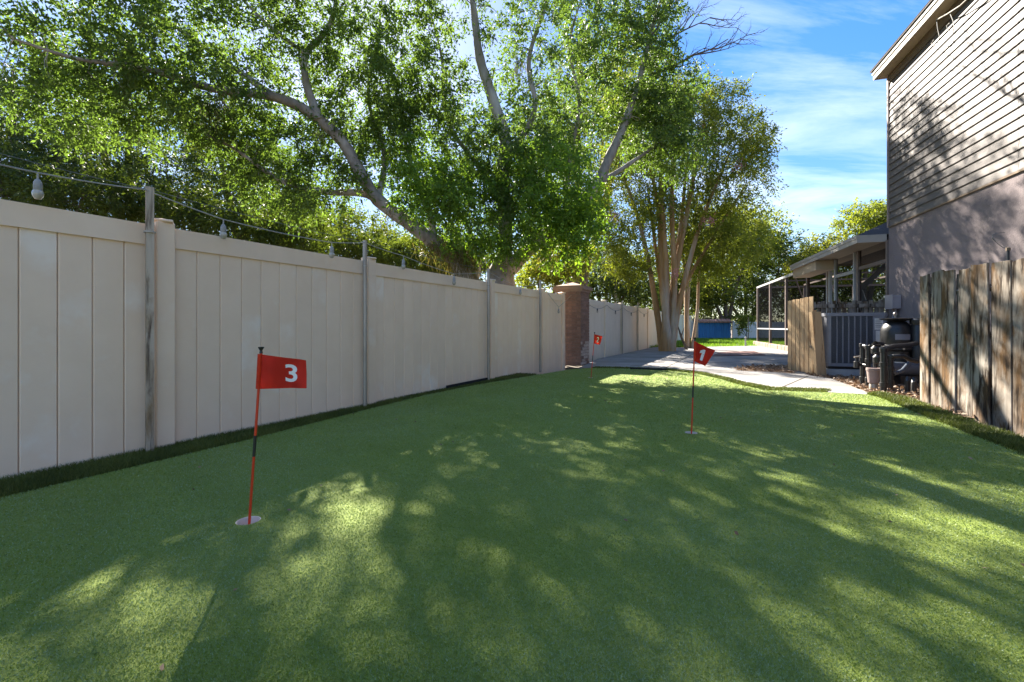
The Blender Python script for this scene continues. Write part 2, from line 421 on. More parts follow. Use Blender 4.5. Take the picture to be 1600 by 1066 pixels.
# ------------------------------------------------------------------ bulk mesh from numpy arrays
def np_mesh(name, verts, nper, material, tone=None, smooth=False):
    """verts: (K, nper, 3) -> K separate polygons"""
    K = verts.shape[0]
    me = bpy.data.meshes.new(name)
    me.vertices.add(K * nper); me.vertices.foreach_set('co', verts.reshape(-1).astype(np.float32))
    me.loops.add(K * nper); me.loops.foreach_set('vertex_index', np.arange(K * nper, dtype=np.int32))
    me.polygons.add(K)
    me.polygons.foreach_set('loop_start', np.arange(0, K * nper, nper, dtype=np.int32))
    me.polygons.foreach_set('loop_total', np.full(K, nper, dtype=np.int32))
    if tone is not None:
        a = me.attributes.new('leaf_tone', 'FLOAT', 'POINT')
        a.data.foreach_set('value', np.repeat(tone, nper).astype(np.float32))
    me.materials.append(material)
    me.update(calc_edges=True)
    return me

def unit(a): return a / np.maximum(np.linalg.norm(a, axis=-1, keepdims=True), 1e-9)

def leaves(base, axis, length, width, droop=0.0):
    """diamond leaves; returns (K,4,3)"""
    K = len(base)
    axis = unit(axis)
    r = RNG.normal(size=(K, 3)); r[:, 2] *= 0.5
    side = unit(np.cross(axis, r))
    nor = np.cross(side, axis)
    L = length[:, None]; W = width[:, None]
    mid = base + axis * L * 0.45 + nor * L * 0.06
    tip = base + axis * L - np.array([0, 0, 1.0]) * L * droop
    return np.stack([base, mid + side * W * 0.5, tip, mid - side * W * 0.5], axis=1)

def blades(x, y, z, h, w, lean):
    """upright single-triangle blades"""
    K = len(x)
    a = RNG.uniform(0, 2 * np.pi, K)
    dx = np.cos(a) * w / 2; dy = np.sin(a) * w / 2
    la = RNG.uniform(0, 2 * np.pi, K); ll = lean * h * RNG.uniform(0.2, 1, K)
    v = np.zeros((K, 3, 3))
    v[:, 0] = np.stack([x - dx, y - dy, z], 1)
    v[:, 1] = np.stack([x + dx, y + dy, z], 1)
    v[:, 2] = np.stack([x + np.cos(la) * ll, y + np.sin(la) * ll, z + h], 1)
    return v

def inside(poly, x, y):
    c = np.zeros(len(x), bool); n = len(poly)
    for i in range(n):
        x0, y0 = poly[i]; x1, y1 = poly[(i + 1) % n]
        if y0 == y1: continue
        k = ((y0 > y) != (y1 > y)) & (x < (x1 - x0) * (y - y0) / (y1 - y0) + x0)
        c ^= k
    return c

def sheet(name, outer, z, material, holes=(), label=None, kind='structure', thick=0.0):
    loops = [[Vector((x, y, 0)) for x, y in outer]] + [[Vector((x, y, 0)) for x, y in h] for h in holes]
    tris = geometry.tessellate_polygon(loops)
    flat = [v for l in loops for v in l]
    vs = [(v.x, v.y, z) for v in flat]
    fs = []
    for t in tris:
        a, b, c = (flat[i] for i in t)
        fs.append(tuple(t) if (b - a).cross(c - a).z > 0 else tuple(reversed(t)))
    if thick:
        k = 0
        for l in loops:
            n = len(l); b0 = len(vs)
            vs += [(v.x, v.y, z - thick) for v in l]
            for i in range(n):
                j = (i + 1) % n
                fs.append((k + i, b0 + i, b0 + j, k + j))
            k += n
    me = bpy.data.meshes.new(name); me.from_pydata(vs, [], fs); me.materials.append(material); me.update()
    o = link(name, me)
    return tag(o, label, kind=kind)

# ------------------------------------------------------------------ layout lines
U = (0.4613, 0.8872)
FE = Frame((-3.34, 2.97), U, -1)                 # vinyl fence along the left
W = Frame((8.86, 10.70), (0.3039, 0.9527), 1)    # house wall and screen enclosure along the right
def fe_s(px): return (4.884 / (0.52 - (px - 800) / F) - 2.97) / 0.8872
def fe_y(px): return 4.884 / (0.52 - (px - 800) / F)
def w_s(px): return (5.447 / ((px - 800) / F - 0.319) - 10.70) / 0.9527

# ------------------------------------------------------------------ ground
big = 600
sheet('ground', [(-big, -big), (big, -big), (big, big), (-big, big)], -0.16, M['soil'])

green_far = [(890, 577.5), (925, 575), (990, 576.5), (1040, 578.5), (1090, 584), (1125, 592), (1155, 601), (1200, 610), (1290, 613), (1368, 617), (1388, 624), (1440, 646), (1510, 673), (1600, 707)]
green_left = [(840, 585.5), (750, 600), (660, 618), (560, 643), (390, 686), (200, 731), (0, 777)]
gl = [G(*p) for p in green_left]
green = [G(*p) for p in green_far]
e = green[-1]
green += [(e[0] + 0.25, e[1] - 1.2), (4.9, 0.5), (4.8, -3.0), (-5.4, -3.0)]
a, b_ = gl[-1], gl[-2]
green += [(a[0] - 2.0 * 0.4613, a[1] - 2.0 * 0.8872)]
green += list(reversed(gl))
cups = [(388, 813), (1080, 676), (923, 590)]
cup_xy = [G(*c) for c in cups]
def circle(c, r, n=24, rev=False):
    pts = [(c[0] + r * math.cos(2 * math.pi * k / n), c[1] + r * math.sin(2 * math.pi * k / n)) for k in range(n)]
    return pts[::-1] if rev else pts
sheet('putting_green', green, 0.0, M['turf'], [circle(c, 0.058, rev=True) for c in cup_xy], thick=0.1)

# patio slab, behind the green up to the house
patio_near = [G(*p) for p in [(905, 574), (990, 574.6), (1040, 577), (1090, 582.4), (1125, 590), (1155, 599), (1200, 608), (1290, 611.5), (1366, 615.5)]]
s_end = fe_s(1008)
patio = patio_near + [G(1300, 591), G(1262, 585), (7.0, 10.3), W.pt(0.3, 0.05, 0).xy[:], W.pt(13.6, 0.05, 0).xy[:], (11.8, 23.4), (7.9, 21.7), FE.pt(s_end + 1.2, 0.25, 0).xy[:], FE.pt(fe_s(925), 0.18, 0).xy[:]]
sheet('patio', patio, -0.012, M['concrete'], thick=0.1)

def groove(p0, p1, w=0.012):
    p0 = Vector(p0); p1 = Vector(p1); d = (p1 - p0).normalized(); n = Vector((-d.y, d.x)) * w
    return [tuple(p0 - n), tuple(p1 - n), tuple(p1 + n), tuple(p0 + n)]
M['joint'] = mat('joint_dirt', (0.10, 0.085, 0.07), (0.06, 0.05, 0.04), 20, 0.95)
po = bpy.data.objects['patio']
for k, (a, b) in enumerate([(G(1040, 574, 0), G(1085, 552)), (G(1085, 552), G(1110, 546)), (G(985, 571), G(1230, 562)), (G(1060, 557), G(1180, 555)), (G(1215, 607), G(1262, 587))]):
    g = groove(a, b)
    MB().prism(g, -0.0115, -0.008).build('expansion_joint', M['joint'], po)

lawn_poly = [(7.2, 21.4), (11.8, 23.3), W.pt(13.9, 0.1, 0).xy[:], W.pt(15.5, -9, 0).xy[:], (40, 38), (14.9, 38.2), (6.4, 22.3)]
sheet('back_lawn', lawn_poly, -0.03, M['lawnbase'])
K = 60000
x = RNG.uniform(5, 32, K); y = RNG.uniform(21, 38.2, K)
k = inside(lawn_poly, x, y); x, y = x[k], y[k]
v = blades(x, y, np.full(len(x), -0.03), RNG.uniform(0.05, 0.13, len(x)), np.full(len(x), 0.035), 0.7)
tone = np.clip(RNG.normal(0.5, 0.25, len(x)) + 0.25 * np.sin(x * 1.7 + np.sin(y * 1.1)), 0, 1)
tag(link('back_lawn_grass', np_mesh('back_lawn_grass', v, 3, M['lawn'], tone)), 'bright sunlit lawn grass beyond the concrete patio', 'grass', kind='stuff')

# short curled fibres of the putting green; fibres get coarser and sparser with distance
K = 800000
r = np.exp(RNG.uniform(np.log(1.0), np.log(12.5), K)); th = RNG.uniform(-R(62), R(62), K)
x = r * np.sin(th); y = r * np.cos(th)
k = inside(green, x, y)
for c in cup_xy: k &= (x - c[0]) ** 2 + (y - c[1]) ** 2 > 0.062 ** 2
x, y, r = x[k], y[k], r[k]
n = len(x)
v = blades(x, y, np.zeros(n), (0.0035 + 0.0007 * r) * RNG.uniform(0.6, 1.3, n), 0.0019 + 0.0009 * r, 1.2)
patch = 0.15 * np.sin(x * 3.1 + 1.3 * np.sin(y * 2.3)) + 0.08 * np.sin(y * 5.3 + x * 2.2)
sa, sb = np.array(G(1198, 608)), np.array(G(1262, 800)); sd = (sb - sa) / np.linalg.norm(sb - sa)
seam_d = np.abs((x - sa[0]) * sd[1] - (y - sa[1]) * sd[0] + 0.012 * np.sin(y * 3))
tone = np.clip(RNG.normal(0.42, 0.42, n) + patch - 0.28 * (seam_d < 0.012) + 0.1 * np.sin(x * 1.3 - y * 0.6), 0, 1)
tag(link('turf_fibres', np_mesh('turf_fibres', v, 3, M['fibre'], tone)), 'short curled artificial fibres of the putting green', 'turf', kind='stuff')

K = 130
dx_ = RNG.uniform(-3, 5, K); dy_ = RNG.uniform(1.3, 9, K)
k = inside(green, dx_, dy_); dx_, dy_ = dx_[k], dy_[k]; n = len(dx_)
ll = RNG.uniform(0.012, 0.04, n); ax = RNG.normal(size=(n, 3)); ax[:, 2] = RNG.uniform(0, 0.3, n)
tag(link('fallen_leaves', np_mesh('fallen_leaves', leaves(np.stack([dx_, dy_, np.full(n, 0.008)], 1), ax, ll, ll * 0.5), 4, M['chip'], RNG.uniform(0, 0.8, n))), 'tiny dry leaves scattered over the putting green', 'leaves', kind='stuff')

# ragged longer fringe between the green and the fence, and along the far and right edges
def fringe(name, strip, K, hmin, hmax, w, label, mat_='fringe', wig=0.02):
    """strip: list of (a, b) pairs of ground points across the strip"""
    A = np.array([p[0] for p in strip], float); B = np.array([p[1] for p in strip], float)
    seg = np.linalg.norm(np.diff((A + B) / 2, axis=0), axis=1); wdt = np.linalg.norm(A - B, axis=1)
    area = seg * (wdt[:-1] + wdt[1:]) / 2
    dist = np.linalg.norm((A + B) / 2, axis=1); lod = 1 / np.maximum((dist[:-1] + dist[1:]) / 2, 2) ** 1.3
    p = area * lod; p /= p.sum()
    i = RNG.choice(len(seg), K, p=p); t = RNG.uniform(0, 1, K)[:, None]; q = RNG.uniform(0, 1, K)[:, None]
    a = A[i] * (1 - t) + A[i + 1] * t; b = B[i] * (1 - t) + B[i + 1] * t
    pt = a * (1 - q) + b * q + RNG.normal(0, wig, (K, 2))
    d = np.linalg.norm(pt, axis=1); s = np.clip(d / 4, 0.7, 2.2)
    v = blades(pt[:, 0], pt[:, 1], np.full(K, -0.02), RNG.uniform(hmin, hmax, K), w * s, 1.0)
    cl = 0.25 * np.sin(pt[:, 0] * 9) * np.sin(pt[:, 1] * 7)
    o = link(name, np_mesh(name, v, 3, M[mat_], np.clip(RNG.normal(0.4, 0.25, K) + cl, 0, 1)))
    tag(o, label, 'grass', kind='stuff')
strip = []
for (px, py) in [(-250, 835)] + list(reversed(green_left)):
    g = G(px, py); s = (Vector((g[0], g[1], 0)) - FE.o).dot(FE.u)
    f = FE.pt(s, 0.03, 0)
    strip.append((g, (f.x, f.y)))
sheet('fringe_bed', [p[0] for p in strip] + [p[1] for p in reversed(strip)], -0.025, M['soil'])
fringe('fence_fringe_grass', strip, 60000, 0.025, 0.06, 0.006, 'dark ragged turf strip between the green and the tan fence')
far_edge = green_far[1:9]
strip = [(G(px, py), G(px + 6, py - max(2.2, 0.085 * (py - 550)))) for px, py in far_edge]
fringe('patio_fringe_grass', strip, 16000, 0.02, 0.05, 0.008, 'ragged turf edge between the green and the patio')
re = [(1360, 616), (1388, 624), (1440, 646), (1510, 673), (1600, 707), (1720, 756)]
strip = []
for q, (px, py) in enumerate(re):
    g = G(px, py); w = [0.25, 0.34, 0.33, 0.30, 0.36, 0.4][q]
    strip.append(((g[0] - 0.03, g[1]), (g[0] + w, g[1] + 0.12)))
fringe('side_fringe_grass', strip, 30000, 0.02, 0.075, 0.008, 'weedy green turf edge along the weathered board fence', 'leafy' if 'leafy' in M else 'fringe')

# mulch beds with loose chips and dead leaves
bed1 = [G(1262, 585), G(1300, 591), G(1366, 615.5), G(1392, 622), G(1436, 641), (5.75, 4.6), (6.9, 4.3), W.pt(-6, 0.03, 0).xy[:], W.pt(0.3, 0.03, 0).xy[:], (7.0, 10.35)]
sheet('mulch_bed', bed1, -0.03, M['mulch'])
bed2 = [G(1148, 577.5), G(1160, 573.5), G(1185, 572), G(1238, 571.5), G(1242, 583), G(1205, 580.5), G(1165, 579)]
sheet('mulch_patch', bed2, -0.006, M['mulch'])
def chips(name, poly, K, z, label):
    P_ = np.array(poly); x = RNG.uniform(P_[:, 0].min(), P_[:, 0].max(), K); y = RNG.uniform(P_[:, 1].min(), P_[:, 1].max(), K)
    k = inside(poly, x, y); x, y = x[k], y[k]; n = len(x)
    base = np.stack([x, y, np.full(n, z) + RNG.uniform(0.004, 0.035, n)], 1)
    ax = RNG.normal(size=(n, 3)); ax[:, 2] = RNG.uniform(-0.15, 0.5, n)
    L_ = RNG.uniform(0.03, 0.085, n)
    tag(link(name, np_mesh(name, leaves(base, ax, L_, L_ * RNG.uniform(0.3, 0.7, n)), 4, M['chip'], RNG.beta(1.3, 1.6, n))), label, 'mulch', kind='stuff')
chips('mulch_chips', bed1, 14000, -0.03, 'wood chips and dead leaves around the pool equipment')
chips('patch_chips', bed2, 2200, -0.006, 'wood chips and dead leaves on the concrete beside the pine gate')

# ------------------------------------------------------------------ putting cups and flags
def text_verts(ch, size, offset):
    cu = bpy.data.curves.new('numeral', 'FONT'); cu.body = ch; cu.size = size; cu.offset = offset; cu.align_x = 'CENTER'
    ob = bpy.data.objects.new('numeral', cu); col.objects.link(ob)
    dg = bpy.context.evaluated_depsgraph_get()
    me = bpy.data.meshes.new_from_object(ob.evaluated_get(dg))
    bm = bmesh.new(); bm.from_mesh(me)
    bmesh.ops.triangulate(bm, faces=bm.faces)
    bmesh.ops.subdivide_edges(bm, edges=[e for e in bm.edges if e.calc_length() > size * 0.12], cuts=2)
    bmesh.ops.triangulate(bm, faces=bm.faces)
    bm.verts.index_update()
    vs = [v.co.copy() for v in bm.verts]; fs = [[v.index for v in f.verts] for f in bm.faces]
    bm.free(); col.objects.unlink(ob); bpy.data.objects.remove(ob); bpy.data.curves.remove(cu); bpy.data.meshes.remove(me)
    return vs, fs

def flag(ch, base, top_px, corners, uc, vc, tsize, twist, label, dark_top=False):
    bx, by = base
    t = P(top_px[0], top_px[1], by)
    foot = Vector((bx, by, -0.085)); top = Vector((t.x, by + 0.01, t.z))
    th = thing('golf_flag', (bx, by, 0), label, 'flag', 'numbered putting flags')
    ax = top - foot
    def along(q): return foot + ax * q
    lo, hi = 0.42, 0.53
    MB().tube([along(0), along(lo)], 0.0065, 12).build('lower_pole', M['red_pole'], th, True)
    MB().tube([along(lo), along(hi)], 0.0072, 12).build('joint_sleeve', M['black'], th, True)
    MB().tube([along(hi), along(0.965)], 0.0065, 12).build('upper_pole', M['red_pole'], th, True)
    tip = along(0.965)
    MB().lathe(tip, [(0.0075, -0.004), (0.008, 0.004), (0.006, 0.010), (0.0095, 0.018), (0.0145, 0.026), (0.0145, 0.030), (0.006, 0.031)], 14).build('knob', M['black'], th, True)
    TL, BL, TR, BR = [tip + Vector(c) for c in corners]
    def sp(u, v, off=0.0):
        p = TL * (1 - u) * (1 - v) + TR * u * (1 - v) + BL * (1 - u) * v + BR * u * v
        wv = math.sin(u * 5.2 + v * 1.6 + twist) * 0.012 * min(1, u * 3) + math.sin(u * 13 - v * 4 + twist) * 0.004 * min(1, u * 4) + math.exp(-((u - 0.14) / 0.05) ** 2) * 0.004 * math.sin(v * 9)
        return p + Vector((0.15, -1, 0)) * (wv + off)
    nu, nv = 22, 14
    vs = [sp(i / nu, j / nv) for i in range(nu + 1) for j in range(nv + 1)]
    fs = [(i * (nv + 1) + j, (i + 1) * (nv + 1) + j, (i + 1) * (nv + 1) + j + 1, i * (nv + 1) + j + 1) for i in range(nu) for j in range(nv)]
    mb = MB().add(vs, fs)
    cl = mb.build('cloth', M['cloth'], th, True)
    hem = MB()
    for v0 in (0.0, 1.0):
        hem.tube([sp(i / nu, v0) for i in range(nu + 1)], 0.0016, 5)
    hem.tube([sp(1, j / nv) for j in range(nv + 1)], 0.0016, 5)
    hem.build('hem', M['red'], cl, True)
    sl_ = MB().tube([sp(0, 0) + Vector((0, 0, 0.001)), sp(0, 0.5), sp(0, 1)], 0.0105, 12).build('sleeve', M['red'], cl, True)
    if ch == '1':      # upright stroke with a slanted flag at its head
        tv = [Vector(c) for c in ((0.36, 0, 0), (0.62, 0, 0), (0.62, 0.33, 0), (0.36, 0.33, 0), (0.62, 0.66, 0), (0.36, 0.66, 0), (0.62, 1, 0), (0.44, 1, 0), (0.14, 0.80, 0), (0.14, 0.58, 0), (0.36, 0.84, 0))]
        tf = [(0, 1, 2, 3), (3, 2, 4, 5), (5, 4, 6, 7, 10), (9, 5, 10), (9, 10, 8), (8, 10, 7)]
    else:
        tv, tf = text_verts(ch, 1.0, 0.018)
    h = max(v.y for v in tv) - min(v.y for v in tv); y0 = min(v.y for v in tv); xm = (max(v.x for v in tv) + min(v.x for v in tv)) / 2
    Wd = (TR - TL).length; Hd = (BL - TL).length
    out = [sp(uc + (v.x - xm) / h * tsize * Hd / Wd, vc - (v.y - y0 - h / 2) / h * tsize, 0.0012) for v in tv]
    MB().add(out, tf).build('numeral', M['white'], cl)
    cp = thing('putting_cup', (bx, by, -0.09), {'3': 'pale hole cup at the foot of the flag by the tan fence', '1': 'pale hole cup under the drooping flag in mid green', '2': 'hole cup under the smallest flag beside the brick pillar'}[ch], 'golf cup', 'cups sunk into the green')
    prof = [(0.0575, 0.088), (0.0535, 0.088), (0.052, 0.012), (0.0, 0.012)]
    n = 24; mb = MB()
    for q in range(len(prof) - 1):
        for kx in range(n):
            a0, a1 = 2 * math.pi * kx / n, 2 * math.pi * (kx + 1) / n
            (r0, z0), (r1, z1) = prof[q], prof[q + 1]
            pts = [(bx + r0 * math.cos(a0), by + r0 * math.sin(a0), -0.09 + z0), (bx + r0 * math.cos(a1), by + r0 * math.sin(a1), -0.09 + z0),
                   (bx + r1 * math.cos(a1), by + r1 * math.sin(a1), -0.09 + z1), (bx + r1 * math.cos(a0), by + r1 * math.sin(a0), -0.09 + z1)]
            if r1 == 0: mb.add(pts[:3], [(0, 1, 2)])
            else: mb.add(pts, [(0, 1, 2, 3)])
    mb.build('liner', M['cup'], cp)

flag('3', cup_xy[0], (407, 541), [(-0.004, -0.004, -0.008), (-0.014, -0.004, -0.186), (0.207, 0.05, -0.045), (0.210, 0.06, -0.190)], 0.67, 0.50, 0.60, 0.3,
     'red flag with white 3 nearest the tan fence')
flag('1', cup_xy[1], (1086.5, 527), [(0, -0.004, -0.010), (-0.004, -0.004, -0.190), (0.195, 0.02, -0.090), (0.115, 0.05, -0.242)], 0.50, 0.50, 0.62, 1.6,
     'red flag with white 1 drooping in the middle of the green')
flag('2', cup_xy[2], (929.5, 519), [(0, -0.004, -0.012), (-0.012, -0.004, -0.19), (0.17, 0.10, -0.05), (0.125, 0.13, -0.22)], 0.52, 0.5, 0.60, 0.9,
     'small red flag with white 2 beside the brick pillar')

# ------------------------------------------------------------------ vinyl fence on the left
PW = 0.197
def plank_mesh(name, w, h, t, m):
    """tongue and groove board with chamfered front edges; x along, -y*sgn is the yard side"""
    c = 0.007
    prof = [(0, t), (0, c), (c, 0), (w - c, 0), (w, c), (w, t)]
    vs = [(x_, y_, z) for z in (0, h) for x_, y_ in prof]
    n = len(prof)
    fs = [tuple(range(n - 1, -1, -1)), tuple(range(n, 2 * n))] + [(i, (i + 1) % n, n + (i + 1) % n, n + i) for i in range(n)]
    me = bpy.data.meshes.new(name); me.from_pydata(vs, [], fs); me.materials.append(m); me.update()
    return me
def vinyl_fence(fr, posts, material, label, zb=-0.2, zt=1.83, cap_from=None):
    a = fr.pt(posts[0], 0, 0)
    th = thing('vinyl_fence', (a.x, a.y, 0), label, 'fence')
    cache = {}
    pm = MB().cbox(-0.068, 0.068, -0.068, 0.068, zb - 0.1, zt + 0.03, 0.006).mesh('post', material)
    cm_ = MB().cbox(-0.078, 0.078, -0.078, 0.078, zt + 0.03, zt + 0.052, 0.006).add([(-0.06, -0.06, zt + 0.052), (0.06, -0.06, zt + 0.052), (0.06, 0.06, zt + 0.052), (-0.06, 0.06, zt + 0.052), (0, 0, zt + 0.068)], [(0, 1, 4), (1, 2, 4), (2, 3, 4), (3, 0, 4)]).mesh('post_cap', material)
    for i, s in enumerate(posts):
        p = fr.pt(s, 0, 0)
        po_ = link('post', pm, th, p, (0, 0, fr.rot))
        link('post_cap', cm_, po_, p, (0, 0, fr.rot))
        if i == len(posts) - 1: break
        s0, s1 = s + 0.068, posts[i + 1] - 0.068
        n = max(1, round((s1 - s0) / PW)); w = (s1 - s0) / n
        key = round(w, 4)
        h = zt - 0.165 - zb
        if key not in cache: cache[key] = plank_mesh('plank', w - 0.0035, h, 0.024, material)
        for q in range(n):
            pp = fr.pt(s0 + q * w + 0.0015, 0.014, zb)
            link('plank', cache[key], th, pp, (0, 0, fr.rot + R(random.uniform(-0.25, 0.25))))
        mb = MB(); fr.box(mb, s0, s1, -0.03, 0.03, zt - 0.17, zt - 0.004); mb.build('top_rail', material, th)
        mb = MB(); fr.box(mb, s0 + 0.002, s1 - 0.002, -0.028, -0.012, zb, zt - 0.171); mb.build('inner_sheet', M['mortar'], th)
    return th
near_posts = [fe_s(253) - 4.9, fe_s(253) - 2.45, fe_s(253), fe_s(576), fe_s(766), fe_s(846), fe_s(878)]
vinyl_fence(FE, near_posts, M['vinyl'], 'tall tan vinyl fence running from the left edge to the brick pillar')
fp = [fe_s(911), fe_s(944), fe_s(969.5), fe_s(994), fe_s(1011)]
d0 = fp[-1]
far_posts = fp + [d0 + 2.6, d0 + 5.2, d0 + 7.8, d0 + 10.4, d0 + 13.0, d0 + 15.6, d0 + 18.2]
vinyl_fence(FE, far_posts, M['vinyl_pale'], 'pale vinyl fence beyond the brick pillar beside the patio')
# long black edging board lying at the fence foot
def lie(name, fr, s0, s1, t0, t1, z0, z1, m, label, cat):
    mb = MB(); fr.box(mb, s0, s1, t0, t1, z0, z1); return tag(mb.build(name, m, None, origin=fr.pt(s0, t0, z0)), label, cat)
p0, p1 = fe_s(690), fe_s(757)
mb = MB(); FE.box(mb, p0, p1, 0.085, 0.10, -0.02, 0.062)
tag(mb.build('edging_board', M['rubber'], None, origin=FE.pt(p0, 0.09, 0)), 'thin black edging board against the foot of the tan fence', 'edging')
g0, g1 = G(985, 576.6), G(1042, 578.6)
mb = MB(); q = groove(g0, g1, 0.05); mb.prism(q, -0.01, 0.035)  # black strip along the far edge of the green
tag(mb.build('edge_strip', M['rubber'], None, origin=(g0[0], g0[1], 0)), 'thin black strip between the green and the patio', 'edging')

# light poles strapped to the fence
def pole(px, py_top, r, m, label, square=False, lean=0.0):
    s = fe_s(px); b0 = FE.pt(s, 0.10, -0.05); Y = b0.y
    zt = CH - (py_top - HZ) / F * Y
    th = thing('light_pole', (b0.x, b0.y, 0), label, 'pole', 'poles tied to the fence')
    b1 = FE.pt(s + lean, 0.10, zt)
    MB().tube([b0, b0.lerp(b1, 0.5), b1], r, 4 if square else 12).build('shaft', m, th, not square)
    zs = 1.75
    c = b0.lerp(b1, (zs + 0.05) / (zt + 0.05))
    MB().tube([c + Vector((0, 0, -0.006)), c + Vector((0, 0, 0.006))], r * 1.12, 14).build('strap', M['galv'], th)
    return b1
T1 = pole(224, 293, 0.036, M['polewood'], 'weathered square wooden pole tied to the nearest fence post', True)
T2 = pole(561, 376, 0.026, M['galv'], 'tall galvanised pole second along the tan fence')
T3 = pole(756, 420, 0.027, M['galv'], 'galvanised pole third along the tan fence, before the oak trunk')
T4 = pole(838, 438, 0.027, M['galv'], 'galvanised pole nearest the brick pillar')

def hang(a, b, sag, n=14):
    a = Vector(a); b = Vector(b)
    return [a.lerp(b, i / n) - Vector((0, 0, sag * 4 * (i / n) * (1 - i / n))) for i in range(n + 1)]
def onf(px, py, t=0.12):
    s = fe_s(px); p = FE.pt(s, t, 0); return Vector((p.x, p.y, CH - (py - HZ) / F * p.y))
sl_root = thing('string_light', (T1.x, T1.y, 0), 'festoon cable with hanging bulbs strung along the tan fence', 'string light')
A0 = onf(-220, 205)
knots = [A0, onf(48, 270), T1 + Vector((0.0, -0.04, -0.03)), onf(337, 343), onf(507, 379), T2 + Vector((0, -0.03, -0.03)), onf(620, 400), onf(700, 428), T3 + Vector((0, -0.03, -0.06)), onf(805, 449), T4 + Vector((0, -0.03, -0.06)), onf(866, 480), onf(886, 461)]
cab = MB()
for i in range(len(knots) - 1):
    cab.tube(hang(knots[i], knots[i + 1], 0.012 * (knots[i] - knots[i + 1]).length), 0.0052, 6)
cab.build('cable', M['cable'], sl_root, True)
for (i, dz) in [(1, 0.085), (3, 0.085), (4, 0.085), (6, 0.09), (7, 0.09), (9, 0.07), (11, 0.07)]:
    p = knots[i]
    skt = MB().lathe(p, [(0.005, 0.004), (0.006, -dz * 0.5), (0.013, -dz * 0.55), (0.021, -dz * 0.75), (0.023, -dz * 1.0), (0.023, -dz * 1.35), (0.021, -dz * 1.38)][::-1], 14).build('lamp_socket', M['socket'], sl_root, True)
    z = -dz * 1.38
    MB().lathe(p, [(0.001, z - 0.062), (0.016, z - 0.058), (0.026, z - 0.042), (0.030, z - 0.022), (0.026, z - 0.004), (0.019, z + 0.002)], 14).build('bulb', M['bulb'], skt, True)
wr = thing('guide_wire', (T1.x, T1.y, T1.z), 'thin dark wire stretched above the festoon cable along the fence', 'wire')
mb = MB()
for a, b in [(onf(-220, 180), T1 + Vector((0, 0.04, -0.015))), (T1 + Vector((0, 0.04, -0.015)), T2 + Vector((0, 0.03, -0.015))), (T2 + Vector((0, 0.03, -0.015)), T3 + Vector((0, 0.03, -0.02))), (T3 + Vector((0, 0.03, -0.02)), T4 + Vector((0, 0.03, -0.02)))]:
    mb.tube(hang(a, b, 0.02), 0.0025, 5)
mb.build('strand', M['wire'], wr)
fl = thing('far_string_light', (FE.pt(fp[0], 0.1, 0).x, FE.pt(fp[0], 0.1, 0).y, 1.7), 'sagging festoon cable along the pale fence behind flag 2', 'string light')
mb = MB()
kk = [FE.pt(s, 0.1, 1.72) for s in fp]
for i in range(len(kk) - 1): mb.tube(hang(kk[i], kk[i + 1], 0.16), 0.006, 5)
mb.build('cable', M['wire'], fl)
for i in range(len(kk) - 1):
    p = kk[i].lerp(kk[i + 1], 0.5) - Vector((0, 0, 0.16))
    skt = MB().lathe(p, [(0.02, -0.07), (0.022, -0.02), (0.006, 0.0)], 10).build('lamp_socket', M['black'], fl, True)
    MB().lathe(p, [(0.001, -0.14), (0.024, -0.12), (0.028, -0.095), (0.019, -0.071)], 10).build('bulb', M['bulb'], skt, True)
for q, (s, h, w) in enumerate([(fp[2], 2.0, 'third'), (fp[3], 2.05, 'fourth')]):
    p = FE.pt(s - 0.10, 0.1, -0.05)
    th = thing('light_pole', (p.x, p.y, 0), ['slim galvanised pole on the pale fence behind flag 2', 'slim galvanised pole on the pale fence close to the crape myrtle'][q], 'pole', 'poles tied to the fence')
    MB().tube([p, p + Vector((0, 0, h))], 0.024, 10).build('shaft', M['galv'], th, True)
    MB().tube([p + Vector((0, 0, h)), p + Vector((0, 0, h + 0.015))], 0.029, 10).build('pole_cap', M['galv'], th)

# ------------------------------------------------------------------ brick pillar
bs = fe_s(900)
bc = FE.pt(fe_s(894), 0.02, 0)
PH, HW = 1.93, 0.36
pil = thing('brick_pillar', (bc.x, bc.y, 0), 'brown brick pillar with stepped cap between the two fence runs', 'pillar')
lf = Frame((bc.x, bc.y), U, -1)
mb = MB(); lf.box(mb, -HW + 0.012, HW - 0.012, -HW + 0.012, HW - 0.012, -0.06, PH); mb.build('core', M['mortar'], pil)
rows = 25; rh = (PH + 0.04) / rows
bl = [(0.0, 3)]
nb = 3; bw = 2 * HW / nb
bmesh_full = MB().cbox(-bw / 2 + 0.006, bw / 2 - 0.006, 0, 0.05, 0.006, rh - 0.005, 0.005)
BF = {}
for pale in (0, 1):
    mm = M['brick_pale'] if pale else M['brick']
    m1 = MB(); m1.v = list(bmesh_full.v); m1.f = list(bmesh_full.f)
    BF[('f', pale)] = m1.mesh('brick', mm)
    BF[('h', pale)] = MB().cbox(-bw / 4 + 0.006, bw / 4 - 0.006, 0, 0.05, 0.006, rh - 0.005, 0.005).mesh('brick', mm)
